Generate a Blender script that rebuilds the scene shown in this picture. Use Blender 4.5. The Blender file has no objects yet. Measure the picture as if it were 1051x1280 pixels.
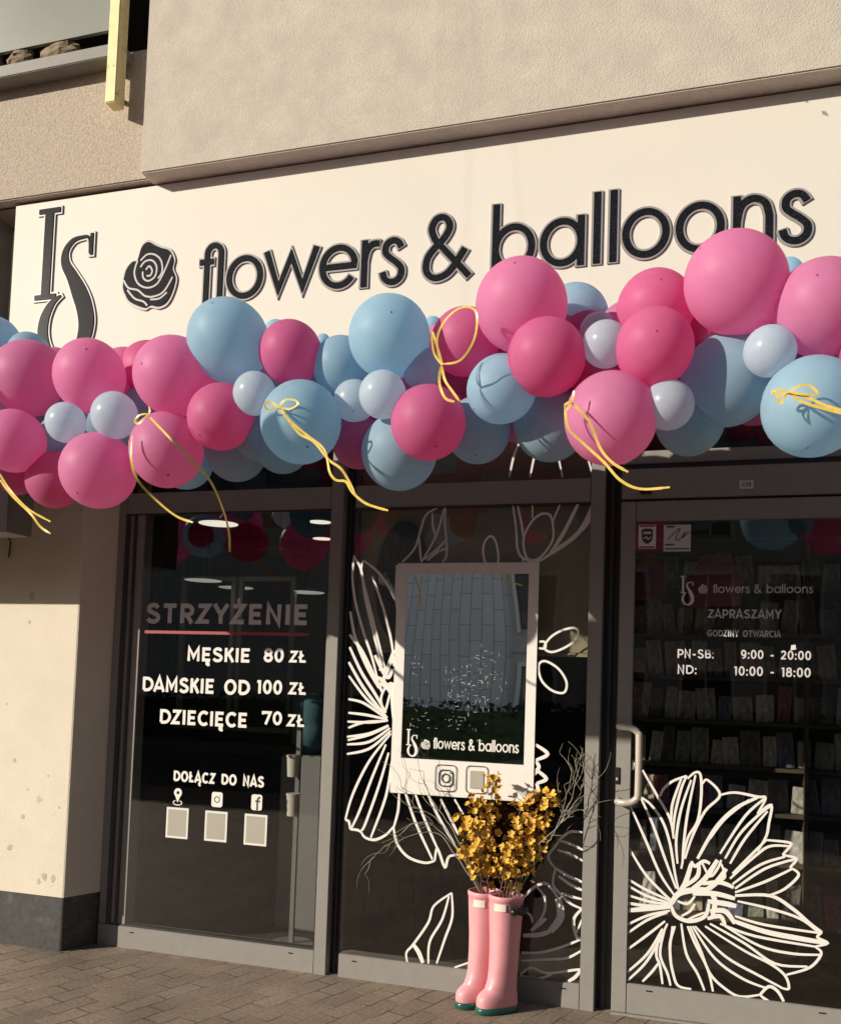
import bpy, bmesh, math, random
from mathutils import Vector, Matrix
R = math.radians
random.seed(7)
scene = bpy.context.scene
col = scene.collection

# ------------------------------------------------------------------ camera
W_PX, H_PX, F_PX = 1051.0, 1280.0, 1155.2
PP = (531.05, 789.0)
CAM = Vector((0, -4.3, 1.45))
_yaw, _pit, _rol = R(17.24), R(3.24), R(1.9)
FW = Vector((-math.sin(_yaw)*math.cos(_pit), math.cos(_yaw)*math.cos(_pit), math.sin(_pit)))
_r = Vector((math.cos(_yaw), math.sin(_yaw), 0)); _u = _r.cross(FW)
RT = math.cos(_rol)*_r + math.sin(_rol)*_u
UP = -math.sin(_rol)*_r + math.cos(_rol)*_u
cd = bpy.data.cameras.new('camera'); cam = bpy.data.objects.new('camera', cd); col.objects.link(cam)
m = Matrix((RT, UP, -FW)).transposed().to_4x4(); m.translation = CAM
cam.matrix_world = m
cd.sensor_fit = 'HORIZONTAL'; cd.sensor_width = 36
cd.lens = F_PX/W_PX*36
cd.shift_x = -(PP[0]-W_PX/2)/W_PX; cd.shift_y = (PP[1]-H_PX/2)/W_PX
cd.clip_start = .05; cd.clip_end = 500
scene.camera = cam

# ------------------------------------------------------------------ light
SUN = Vector((-1.15, -1.0, .57)).normalized()          # towards the sun
world = bpy.data.worlds.new('World'); scene.world = world; world.use_nodes = True
nt = world.node_tree; nt.nodes.clear()
wo = nt.nodes.new('ShaderNodeOutputWorld'); bg = nt.nodes.new('ShaderNodeBackground'); sk = nt.nodes.new('ShaderNodeTexSky')
sk.sky_type = 'NISHITA'; sk.sun_disc = False
sk.sun_elevation = math.asin(SUN.z); sk.sun_rotation = math.atan2(SUN.x, SUN.y)
bg.inputs['Strength'].default_value = .06
nt.links.new(sk.outputs[0], bg.inputs['Color']); nt.links.new(bg.outputs[0], wo.inputs['Surface'])
sd = bpy.data.lights.new('sun', 'SUN'); so = bpy.data.objects.new('sun', sd); col.objects.link(so)
sd.energy = 4.8; sd.angle = R(.5); sd.color = (1, .905, .765)
so.rotation_euler = SUN.to_track_quat('Z', 'Y').to_euler()
so.location = (-6, -8, 9)
scene.view_settings.view_transform = 'Standard'; scene.view_settings.look = 'None'
scene.view_settings.exposure = .16; scene.view_settings.gamma = 1
scene.cycles.max_bounces = 10; scene.cycles.transparent_max_bounces = 16
scene.cycles.caustics_reflective = False; scene.cycles.caustics_refractive = False
scene.cycles.sample_clamp_indirect = 4

def at(u, v, y):
    q = FW + RT*((u-PP[0])/F_PX) - UP*((v-PP[1])/F_PX)
    return CAM + q*((y-CAM.y)/q.y)

# ------------------------------------------------------------------ materials
def mat(name, color, rough=.6, metal=0, spec=.5, noise=0, nscale=20, bump=0, bscale=80, coat=0, speck=None, emit=None):
    M = bpy.data.materials.new(name); M.use_nodes = True
    n = M.node_tree; p = n.nodes['Principled BSDF']
    p.inputs['Base Color'].default_value = (*color, 1); p.inputs['Roughness'].default_value = rough
    p.inputs['Metallic'].default_value = metal; p.inputs['Specular IOR Level'].default_value = spec
    if coat: p.inputs['Coat Weight'].default_value = coat; p.inputs['Coat Roughness'].default_value = .08
    tc = n.nodes.new('ShaderNodeTexCoord')
    if noise:
        t = n.nodes.new('ShaderNodeTexNoise'); t.inputs['Scale'].default_value = nscale; t.inputs['Detail'].default_value = 8
        t.inputs['Roughness'].default_value = .65
        n.links.new(tc.outputs['Object'], t.inputs['Vector'])
        r = n.nodes.new('ShaderNodeValToRGB'); r.color_ramp.elements[0].position = .3; r.color_ramp.elements[1].position = .7
        r.color_ramp.elements[0].color = (*[c*(1-noise) for c in color], 1); r.color_ramp.elements[1].color = (*[min(1, c*(1+noise)) for c in color], 1)
        n.links.new(t.outputs['Fac'], r.inputs['Fac']); last = r.outputs['Color']
        if speck:
            t2 = n.nodes.new('ShaderNodeTexNoise'); t2.inputs['Scale'].default_value = speck[1]; t2.inputs['Detail'].default_value = 4
            n.links.new(tc.outputs['Object'], t2.inputs['Vector'])
            r2 = n.nodes.new('ShaderNodeValToRGB'); r2.color_ramp.elements[0].position = speck[2]; r2.color_ramp.elements[1].position = speck[2]+speck[3]
            n.links.new(t2.outputs['Fac'], r2.inputs['Fac'])
            mx = n.nodes.new('ShaderNodeMixRGB'); mx.inputs['Color2'].default_value = (*speck[0], 1)
            n.links.new(r2.outputs['Color'], mx.inputs['Fac']); n.links.new(last, mx.inputs['Color1']); last = mx.outputs['Color']
        n.links.new(last, p.inputs['Base Color'])
    if bump:
        t = n.nodes.new('ShaderNodeTexNoise'); t.inputs['Scale'].default_value = bscale; t.inputs['Detail'].default_value = 6
        n.links.new(tc.outputs['Object'], t.inputs['Vector'])
        b = n.nodes.new('ShaderNodeBump'); b.inputs['Strength'].default_value = bump; b.inputs['Distance'].default_value = .006
        n.links.new(t.outputs['Fac'], b.inputs['Height']); n.links.new(b.outputs['Normal'], p.inputs['Normal'])
    if emit: p.inputs['Emission Color'].default_value = (*emit[0], 1); p.inputs['Emission Strength'].default_value = emit[1]
    return M

def glass_mat(name, tint, f0):
    M = bpy.data.materials.new(name); M.use_nodes = True; n = M.node_tree; n.nodes.clear()
    o = n.nodes.new('ShaderNodeOutputMaterial'); mx = n.nodes.new('ShaderNodeMixShader')
    t = n.nodes.new('ShaderNodeBsdfTransparent'); t.inputs[0].default_value = (*tint, 1)
    g = n.nodes.new('ShaderNodeBsdfGlossy'); g.inputs['Roughness'].default_value = 0.0; g.inputs['Color'].default_value = (.96, .93, .87, 1)
    lw = n.nodes.new('ShaderNodeLayerWeight'); lw.inputs['Blend'].default_value = .25
    mr = n.nodes.new('ShaderNodeMapRange'); mr.inputs['To Min'].default_value = f0; mr.inputs['To Max'].default_value = 1
    n.links.new(lw.outputs['Fresnel'], mr.inputs['Value'])
    ns = n.nodes.new('ShaderNodeTexNoise'); ns.inputs['Scale'].default_value = 2.2; tc = n.nodes.new('ShaderNodeTexCoord')
    b = n.nodes.new('ShaderNodeBump'); b.inputs['Strength'].default_value = .05; b.inputs['Distance'].default_value = .02
    n.links.new(tc.outputs['Object'], ns.inputs['Vector']); n.links.new(ns.outputs['Fac'], b.inputs['Height']); n.links.new(b.outputs['Normal'], g.inputs['Normal'])
    n.links.new(mr.outputs[0], mx.inputs[0]); n.links.new(t.outputs[0], mx.inputs[1]); n.links.new(g.outputs[0], mx.inputs[2]); n.links.new(mx.outputs[0], o.inputs[0])
    return M

def balloon_mat(name, color, deep):
    M = bpy.data.materials.new(name); M.use_nodes = True; n = M.node_tree; p = n.nodes['Principled BSDF']
    p.inputs['Roughness'].default_value = .28 if 'pale' in name else .48; p.inputs['Specular IOR Level'].default_value = .35
    tc = n.nodes.new('ShaderNodeTexCoord'); t = n.nodes.new('ShaderNodeTexNoise'); t.inputs['Scale'].default_value = 2.5; t.inputs['Detail'].default_value = 5
    n.links.new(tc.outputs['Object'], t.inputs['Vector'])
    r = n.nodes.new('ShaderNodeValToRGB'); r.color_ramp.elements[0].position = .35; r.color_ramp.elements[1].position = .65
    r.color_ramp.elements[0].color = (*[c*.95 for c in color], 1); r.color_ramp.elements[1].color = (*[min(1, c*1.05) for c in color], 1)
    n.links.new(t.outputs['Fac'], r.inputs['Fac']); n.links.new(r.outputs[0], p.inputs['Base Color'])
    tr = n.nodes.new('ShaderNodeBsdfTranslucent'); tr.inputs['Color'].default_value = (*deep, 1)
    mx = n.nodes.new('ShaderNodeMixShader'); mx.inputs[0].default_value = .6
    n.links.new(p.outputs[0], mx.inputs[1]); n.links.new(tr.outputs[0], mx.inputs[2]); n.links.new(mx.outputs[0], n.nodes['Material Output'].inputs['Surface'])
    return M

def paver_mat():
    M = bpy.data.materials.new('pavers'); M.use_nodes = True; n = M.node_tree; p = n.nodes['Principled BSDF']
    tc = n.nodes.new('ShaderNodeTexCoord'); mp = n.nodes.new('ShaderNodeMapping'); mp.inputs['Rotation'].default_value = (0, 0, R(-72))
    ns = n.nodes.new('ShaderNodeTexNoise'); ns.inputs['Scale'].default_value = 9; ns.inputs['Detail'].default_value = 3
    ad = n.nodes.new('ShaderNodeVectorMath'); ad.operation = 'MULTIPLY_ADD'; ad.inputs[1].default_value = (.022, .022, 0)
    n.links.new(tc.outputs['Object'], ns.inputs['Vector']); n.links.new(ns.outputs['Color'], ad.inputs[0]); n.links.new(tc.outputs['Object'], ad.inputs[2])
    br = n.nodes.new('ShaderNodeTexBrick'); br.inputs['Scale'].default_value = 1; br.inputs['Brick Width'].default_value = .21; br.inputs['Row Height'].default_value = .105
    br.inputs['Mortar Size'].default_value = .004; br.inputs['Mortar Smooth'].default_value = .4; br.inputs['Bias'].default_value = 0
    mo = n.nodes.new('ShaderNodeTexNoise'); mo.inputs['Scale'].default_value = 4.5; mo.inputs['Detail'].default_value = 4; n.links.new(tc.outputs['Object'], mo.inputs['Vector'])
    mr_ = n.nodes.new('ShaderNodeValToRGB'); mr_.color_ramp.elements[0].position = .42; mr_.color_ramp.elements[1].position = .62; mr_.color_ramp.elements[0].color = (.06, .048, .036, 1); mr_.color_ramp.elements[1].color = (.34, .275, .20, 1); n.links.new(mo.outputs['Fac'], mr_.inputs['Fac']); n.links.new(mr_.outputs[0], br.inputs['Mortar'])
    br.inputs['Color1'].default_value = (.30, .235, .175, 1); br.inputs['Color2'].default_value = (.24, .19, .145, 1); br.inputs['Mortar'].default_value = (.10, .08, .06, 1)
    n.links.new(ad.outputs[0], mp.inputs['Vector']); n.links.new(mp.outputs[0], br.inputs['Vector'])
    t = n.nodes.new('ShaderNodeTexNoise'); t.inputs['Scale'].default_value = 60; t.inputs['Detail'].default_value = 9; t.inputs['Roughness'].default_value = .7
    n.links.new(tc.outputs['Object'], t.inputs['Vector'])
    t3 = n.nodes.new('ShaderNodeTexNoise'); t3.inputs['Scale'].default_value = 2.5; t3.inputs['Detail'].default_value = 6
    n.links.new(tc.outputs['Object'], t3.inputs['Vector'])
    r = n.nodes.new('ShaderNodeMapRange'); r.inputs['From Min'].default_value = .25; r.inputs['From Max'].default_value = .75; r.inputs['To Min'].default_value = .5; r.inputs['To Max'].default_value = 1.5
    r3 = n.nodes.new('ShaderNodeMapRange'); r3.inputs['From Min'].default_value = .3; r3.inputs['From Max'].default_value = .7; r3.inputs['To Min'].default_value = .7; r3.inputs['To Max'].default_value = 1.2
    n.links.new(t.outputs['Fac'], r.inputs['Value']); n.links.new(t3.outputs['Fac'], r3.inputs['Value'])
    mu = n.nodes.new('ShaderNodeMath'); mu.operation = 'MULTIPLY'; n.links.new(r.outputs[0], mu.inputs[0]); n.links.new(r3.outputs[0], mu.inputs[1])
    vm = n.nodes.new('ShaderNodeVectorMath'); vm.operation = 'SCALE'; n.links.new(br.outputs['Color'], vm.inputs[0]); n.links.new(mu.outputs[0], vm.inputs['Scale'])
    n.links.new(vm.outputs[0], p.inputs['Base Color']); p.inputs['Roughness'].default_value = .75
    hm = n.nodes.new('ShaderNodeMath'); hm.operation = 'MULTIPLY_ADD'; hm.inputs[1].default_value = -1.0
    h2 = n.nodes.new('ShaderNodeMath'); h2.operation = 'MULTIPLY'; h2.inputs[1].default_value = .5; n.links.new(t.outputs['Fac'], h2.inputs[0])
    n.links.new(br.outputs['Fac'], hm.inputs[0]); n.links.new(h2.outputs[0], hm.inputs[2])
    b = n.nodes.new('ShaderNodeBump'); b.inputs['Strength'].default_value = .8; b.inputs['Distance'].default_value = .006
    n.links.new(hm.outputs[0], b.inputs['Height']); n.links.new(b.outputs['Normal'], p.inputs['Normal'])
    return M

def tile_mat(name, c1, c2, mo, bw, rh, ms):
    M = bpy.data.materials.new(name); M.use_nodes = True; n = M.node_tree; p = n.nodes['Principled BSDF']
    tc = n.nodes.new('ShaderNodeTexCoord'); mp = n.nodes.new('ShaderNodeMapping'); mp.inputs['Rotation'].default_value = (R(90), 0, R(90))
    br = n.nodes.new('ShaderNodeTexBrick'); br.inputs['Scale'].default_value = 1; br.inputs['Brick Width'].default_value = bw; br.inputs['Row Height'].default_value = rh; br.inputs['Mortar Size'].default_value = ms
    br.inputs['Color1'].default_value = (*c1, 1); br.inputs['Color2'].default_value = (*c2, 1); br.inputs['Mortar'].default_value = (*mo, 1)
    n.links.new(tc.outputs['Object'], mp.inputs['Vector']); n.links.new(mp.outputs[0], br.inputs['Vector']); n.links.new(br.outputs['Color'], p.inputs['Base Color'])
    p.inputs['Roughness'].default_value = .6
    return M

MT = dict(
    stucco=mat('stucco', (.565, .51, .435), .9, spec=.2, noise=.12, nscale=6, bump=.6, bscale=165, speck=((.47, .415, .345), 170, .56, .1)),
    coarse=mat('coarse_stucco', (.51, .435, .355), .95, spec=.15, noise=.2, nscale=95, bump=.7, bscale=80, speck=((.31, .245, .185), 190, .54, .12)),
    pillar=mat('pillar_plaster', (.73, .665, .55), .9, spec=.2, noise=.05, nscale=3, bump=.3, bscale=120, speck=((.60, .52, .41), 9, .70, .03)),
    chip=mat('worn_plaster', (.55, .475, .37), .95, noise=.2, nscale=40),
    plinth=mat('plinth_granite', (.05, .05, .048), .6, noise=.4, nscale=30, bump=.2, bscale=120, speck=((.11, .10, .09), 10, .58, .15)),
    frame=mat('grey_aluminium', (.275, .262, .24), .5, metal=.0, spec=.3, noise=.06, nscale=15, bump=.03, bscale=300),
    gasket=mat('black_gasket', (.035, .034, .034), .5),
    sign=mat('sign_white', (.73, .695, .62), .55, noise=.03, nscale=2, spec=.25),
    signblack=mat('letter_black', (.009, .009, .009), .1, spec=.35, noise=.6, nscale=180, speck=((.07, .07, .065), 220, .62, .06)),
    lettergrey=mat('letter_return', (.31, .29, .285), .4),
    vinyl=mat('white_vinyl', (.80, .78, .73), .6, noise=.03, nscale=30),
    vinylgrey=mat('grey_vinyl', (.62, .60, .60), .6),
    cardgrey=mat('card_grey', (.40, .375, .32), .7),
    vinylred=mat('red_vinyl', (.34, .04, .04), .5),
    vinyldark=mat('dark_print', (.05, .05, .05), .5),
    glass=glass_mat('shop_glass', (.74, .74, .70), .075),
    doorglass=glass_mat('door_glass', (.76, .75, .72), .07),
    mirror=mat('mirror_film', (.84, .86, .88), .012, metal=1),
    scratch=mat('scratched_film', (.60, .60, .60), .5),
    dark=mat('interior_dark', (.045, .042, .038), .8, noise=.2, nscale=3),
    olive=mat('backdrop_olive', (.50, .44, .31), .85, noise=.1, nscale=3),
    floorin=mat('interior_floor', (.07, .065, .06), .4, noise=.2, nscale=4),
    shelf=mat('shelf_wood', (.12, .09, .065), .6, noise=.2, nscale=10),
    lamp=mat('lamp_lit', (.9, .88, .8), .5, emit=((1, .93, .8), 1.1)),
    lampdim=mat('lamp_dim', (.6, .6, .58), .5, emit=((1, .95, .88), .35)),
    lampshade=mat('lamp_shade', (.25, .25, .26), .4),
    pink=balloon_mat('balloon_pink', (.88, .37, .645), (.92, .38, .62)),
    hot=balloon_mat('balloon_hot_pink', (.85, .255, .51), (.92, .25, .50)),
    blue=balloon_mat('balloon_blue', (.51, .745, .89), (.52, .76, .90)),
    white=balloon_mat('balloon_pale', (.71, .83, .92), (.72, .84, .93)),
    knotp=mat('knot_pink', (.40, .05, .14), .5), knotb=mat('knot_blue', (.12, .27, .40), .5),
    ribbon=mat('ribbon_yellow', (.80, .58, .13), .28, noise=.15, nscale=60),
    boot=mat('boot_pink', (.75, .33, .36), .45, noise=.06, nscale=12, coat=.08, bump=.08, bscale=25),
    sole=mat('sole_green', (.013, .09, .07), .3, coat=.4, noise=.3, nscale=20),
    patch=mat('boot_patch', (.82, .72, .62), .5),
    black=mat('black_satin', (.012, .012, .012), .35),
    soil=mat('dark_filling', (.02, .018, .015), .9),
    petal=mat('yellow_petal', (.76, .47, .09), .65, spec=.2, noise=.12, nscale=30),
    petald=mat('ochre_petal', (.58, .33, .045), .65, spec=.2, noise=.12, nscale=30),
    stem=mat('brown_stem', (.13, .07, .035), .8, noise=.3, nscale=40),
    twig=mat('pale_twig', (.30, .275, .21), .85, noise=.3, nscale=40),
    pale=mat('balcony_sheet', (.22, .235, .205), .3, noise=.08, nscale=2),
    ledge=mat('ledge_metal', (.19, .18, .16), .55, noise=.15, nscale=9),
    foam=mat('old_foam', (.25, .19, .125), .95, noise=.4, nscale=20, bump=.8, bscale=40),
    shadow=mat('gap_dark', (.06, .05, .04), .9),  # dark colour stands in for the shade inside the balcony recess
    yellow=mat('yellow_paint', (.82, .72, .36), .55, noise=.12, nscale=14, speck=((.55, .45, .2), 18, .64, .05)),
    brownm=mat('lamp_brown', (.10, .085, .07), .6, noise=.2, nscale=10),
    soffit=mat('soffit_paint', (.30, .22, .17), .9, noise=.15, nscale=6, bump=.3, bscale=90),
    chrome=mat('handle_paint', (.50, .455, .39), .38, metal=.1),
    lock=mat('lock_dark', (.04, .04, .04), .35, metal=.5),
    paper=mat('paper_white', (.75, .73, .68), .7),
    waterblue=mat('water_bottle', (.10, .22, .28), .15),
    red=mat('wrap_red', (.35, .04, .07), .4),
    gift=mat('wrap_pink', (.55, .10, .22), .4),
    pav=paver_mat(),
    facade=tile_mat('grey_cladding', (.68, .68, .68), (.74, .74, .74), (.15, .155, .16), 0.70, .21, .006),
    lightwall=mat('far_render', (.5, .49, .47), .9, noise=.1, nscale=1),
    farglass=mat('far_glass', (.04, .05, .06), .08),
    hedge=mat('hedge_leaf', (.045, .075, .022), .8, noise=.4, nscale=8),
    asphalt=mat('asphalt', (.06, .06, .06), .9, noise=.2, nscale=20),
)

# ------------------------------------------------------------------ mesh builder
class MB:
    def __init__(s): s.v = []; s.f = []; s.mi = []
    def add(s, vs, fs, mi=0):
        k = len(s.v); s.v += [tuple(a) for a in vs]; s.f += [tuple(i+k for i in f) for f in fs]; s.mi += [mi]*len(fs)
    def box(s, x0, x1, y0, y1, z0, z1, mi=0, bev=0):
        if bev:
            bm = bmesh.new(); bmesh.ops.create_cube(bm, size=1)
            for q in bm.verts: q.co = Vector(((x0+x1)/2+q.co.x*(x1-x0), (y0+y1)/2+q.co.y*(y1-y0), (z0+z1)/2+q.co.z*(z1-z0)))
            bmesh.ops.bevel(bm, geom=bm.edges[:], offset=bev, segments=2, affect='EDGES')
            bm.verts.index_update()
            s.add([q.co.copy() for q in bm.verts], [[q.index for q in f.verts] for f in bm.faces], mi); bm.free(); return
        s.add([(x0,y0,z0),(x1,y0,z0),(x1,y1,z0),(x0,y1,z0),(x0,y0,z1),(x1,y0,z1),(x1,y1,z1),(x0,y1,z1)],
              [(0,3,2,1),(4,5,6,7),(0,1,5,4),(1,2,6,5),(2,3,7,6),(3,0,4,7)], mi)
    def loft(s, rings, mi=0, cap0=True, cap1=True):
        n = len(rings[0]); vs = [p for r in rings for p in r]; fs = []
        for i in range(len(rings)-1):
            for j in range(n): fs.append((i*n+j, i*n+(j+1)%n, (i+1)*n+(j+1)%n, (i+1)*n+j))
        if cap0: fs.append(tuple(range(n-1, -1, -1)))
        if cap1: fs.append(tuple((len(rings)-1)*n+j for j in range(n)))
        s.add(vs, fs, mi)
    def lathe(s, prof, c=(0,0,0), n=24, mi=0, cap0=True, cap1=True):
        s.loft([[(c[0]+r*math.cos(2*math.pi*j/n), c[1]+r*math.sin(2*math.pi*j/n), c[2]+z) for j in range(n)] for r, z in prof], mi, cap0, cap1)
    def tube(s, pts, rad, n=6, mi=0):
        pts = [Vector(p) for p in pts]; rings = []; up = Vector((.13, .2, 1)).normalized()
        for i, p in enumerate(pts):
            d = (pts[min(i+1, len(pts)-1)] - pts[max(i-1, 0)]); d = d.normalized() if d.length > 1e-9 else Vector((0,0,1))
            a = d.cross(up); a = a.normalized() if a.length > 1e-3 else Vector((1,0,0)); b = d.cross(a)
            r = rad[i] if isinstance(rad, (list, tuple)) else rad
            rings.append([p + a*r*math.cos(2*math.pi*j/n) + b*r*math.sin(2*math.pi*j/n) for j in range(n)])
        s.loft(rings, mi)
    def build(s, name, mats, parent=None, smooth=False, subsurf=0):
        me = bpy.data.meshes.new(name); me.from_pydata(s.v, [], s.f); me.update()
        for M in (mats if isinstance(mats, (list, tuple)) else [mats]): me.materials.append(M)
        me.polygons.foreach_set('material_index', s.mi)
        bm = bmesh.new(); bm.from_mesh(me); bmesh.ops.recalc_face_normals(bm, faces=bm.faces[:]); bm.to_mesh(me); bm.free()
        if smooth: me.polygons.foreach_set('use_smooth', [True]*len(me.polygons))
        o = bpy.data.objects.new(name, me); col.objects.link(o)
        if parent is not None: o.parent = parent; o.matrix_parent_inverse = Matrix.Translation(-wloc(parent))
        if subsurf: md = o.modifiers.new('sub', 'SUBSURF'); md.levels = subsurf; md.render_levels = subsurf
        return o

def wloc(o):
    v = Vector(o.location)
    if o.parent is not None: v = v + wloc(o.parent) + o.matrix_parent_inverse.translation
    return v
def tag(o, label=None, cat=None, group=None, kind=None):
    if label: o['label'] = label
    if cat: o['category'] = cat
    if group: o['group'] = group
    if kind: o['kind'] = kind
    return o
def thing(name, loc, label, cat, group=None):
    o = bpy.data.objects.new(name, None); col.objects.link(o); o.location = loc; o.empty_display_size = .1
    return tag(o, label, cat, group)
def one(name, label, cat, mb, mats, group=None, smooth=False):
    return tag(mb.build(name, mats, None, smooth), label, cat, group)

def smooth_pts(pts, closed=False, sub=6):
    n = len(pts)
    if n < 3: return [tuple(p) for p in pts]
    out = []
    for i in range(n if closed else n-1):
        g = (lambda k: pts[k % n]) if closed else (lambda k: pts[max(0, min(n-1, k))])
        p0, p1, p2, p3 = g(i-1), g(i), g(i+1), g(i+2)
        for j in range(sub):
            t = j/sub
            out.append(tuple(.5*((2*b)+(-a+c)*t+(2*a-5*b+4*c-d)*t*t+(-a+3*b-3*c+d)*t**3) for a, b, c, d in zip(p0, p1, p2, p3)))
    if not closed: out.append(tuple(pts[-1]))
    return out

def strip(mb, pts, w, y, depth=0, closed=False, ext=0, mi=0):
    """a band of width w (number or list) along pts (x,z) in the plane y, facing -y; depth gives it thickness"""
    P = [Vector((p[0], p[1])) for p in pts]
    Q = [P[0]]
    W0 = [w[0]] if isinstance(w, (list, tuple)) else None
    for i in range(1, len(P)):
        if (P[i]-Q[-1]).length > 1e-6:
            Q.append(P[i])
            if W0 is not None: W0.append(w[i])
    if closed and (Q[0]-Q[-1]).length < 1e-6: Q.pop(); W0 and W0.pop()
    n = len(Q)
    if n < 2: return
    if ext and not closed:
        Q[0] = Q[0] + (Q[0]-Q[1]).normalized()*ext; Q[-1] = Q[-1] + (Q[-1]-Q[-2]).normalized()*ext
    L = []; Rr = []
    for i in range(n):
        a = Q[i]-Q[i-1] if (closed or i > 0) else Q[1]-Q[0]
        b = Q[(i+1) % n]-Q[i] if (closed or i < n-1) else Q[-1]-Q[-2]
        a = a.normalized(); b = b.normalized(); na = Vector((-a.y, a.x)); nb = Vector((-b.y, b.x))
        mm = na+nb; mm = mm.normalized() if mm.length > 1e-3 else na
        k = 1/max(.45, mm.dot(na)); ww = (W0[i] if W0 is not None else w)/2*k
        L.append(Q[i]+mm*ww); Rr.append(Q[i]-mm*ww)
    yy = [y-4e-6*i for i in range(n)]
    vs = [(p.x, yy[i], p.y) for i, p in enumerate(L)]+[(p.x, yy[i], p.y) for i, p in enumerate(Rr)]; fs = []
    m_ = n if closed else n-1
    for i in range(m_): j = (i+1) % n; fs.append((i, n+i, n+j, j))
    if depth:
        vs += [(p.x, y+depth, p.y) for p in L]+[(p.x, y+depth, p.y) for p in Rr]
        for i in range(m_):
            j = (i+1) % n; fs += [(2*n+i, 2*n+j, 3*n+j, 3*n+i), (i, j, 2*n+j, 2*n+i), (n+i, 3*n+i, 3*n+j, n+j)]
        if not closed: fs += [(0, 2*n, 3*n, n), (n-1, 2*n-1, 4*n-1, 3*n-1)]
    mb.add(vs, fs, mi)

def arc(cx, cz, r, a0, a1, n=28, rz=None):
    return [(cx+r*math.cos(R(a0+(a1-a0)*i/n)), cz+(rz or r)*math.sin(R(a0+(a1-a0)*i/n))) for i in range(n+1)]

# ------------------------------------------------------------------ letters made of strokes
def cat_(*a): return [p for s in a for p in s]
LOW = {  # rounded lower-case letters, x-height 1: (strokes, width)
 'fl': ([cat_([(.18, 0), (.18, 1.1)], arc(.37, 1.1, .19, 180, 0, 14), [(.56, 0)]), [(-.02, .93), (.36, .93)]], .66),
 'f': ([cat_([(.2, 0), (.2, 1.1)], arc(.4, 1.1, .2, 180, 70, 10)), [(0, .93), (.42, .93)]], .45),
 'o': ([arc(.5, .5, .42, 0, 360, 40)[:-1]], 1.0),
 'w': ([[(.05, 1), (.345, .15), (.62, .86), (.895, .15), (1.19, 1)]], 1.24),
 'e': ([cat_([(.08, .5), (.86, .5)], arc(.48, .5, .41, 14, 325, 34))], .93),
 'r': ([[(.1, 0), (.1, 1)], smooth_pts([(.1, .55), (.16, .78), (.3, .9), (.46, .9)])], .46),
 's': ([smooth_pts([(.53, .78), (.44, .9), (.29, .93), (.15, .85), (.13, .69), (.25, .57), (.4, .47), (.54, .33), (.53, .16), (.4, .06), (.24, .06), (.12, .14), (.07, .27)])], .62),
 '&': ([[(1.02, .02), (.25, .84)] + smooth_pts([(.25, .84), (.17, 1.07), (.27, 1.27), (.46, 1.28), (.57, 1.1), (.47, .88), (.28, .7), (.1, .48), (.07, .22), (.2, .06), (.4, .05), (.62, .18), (.92, .6)])], 1.06),
 'b': ([[(.1, 0), (.1, 1.42)], arc(.52, .5, .42, 0, 360, 40)[:-1]], 1.02),
 'a': ([arc(.5, .5, .42, 0, 360, 40)[:-1], [(.92, 0), (.92, 1)]], 1.02),
 'l': ([[(.1, 0), (.1, 1.42)]], .2),
 'n': ([[(.1, 0), (.1, 1)], cat_([(.1, .45)], smooth_pts([(.1, .5), (.17, .78), (.33, .91), (.5, .92), (.68, .82), (.76, .58)]), [(.76, 0)])], .86),
}
CLOSED = {'o': (0,), 'b': (1,), 'a': (0,)}
def ring(cx, cz, rx, rz, a0=0, a1=360, n=30): return arc(cx, cz, rx, a0, a1, n, rz)
_O = ([ring(.42, .5, .34, .42)[:-1]], .84)
_E = ([[(.58, .9), (.1, .9), (.1, .1), (.58, .1)], [(.1, .5), (.52, .5)]], .6)
_Z = ([[(.04, .9), (.54, .9), (.06, .1), (.58, .1)]], .62)
_A = ([[(.0, 0), (.35, 1), (.70, 0)], [(.13, .27), (.57, .27)]], .70)
_L = ([[(.1, 1), (.1, .1), (.52, .1)]], .52)
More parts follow.
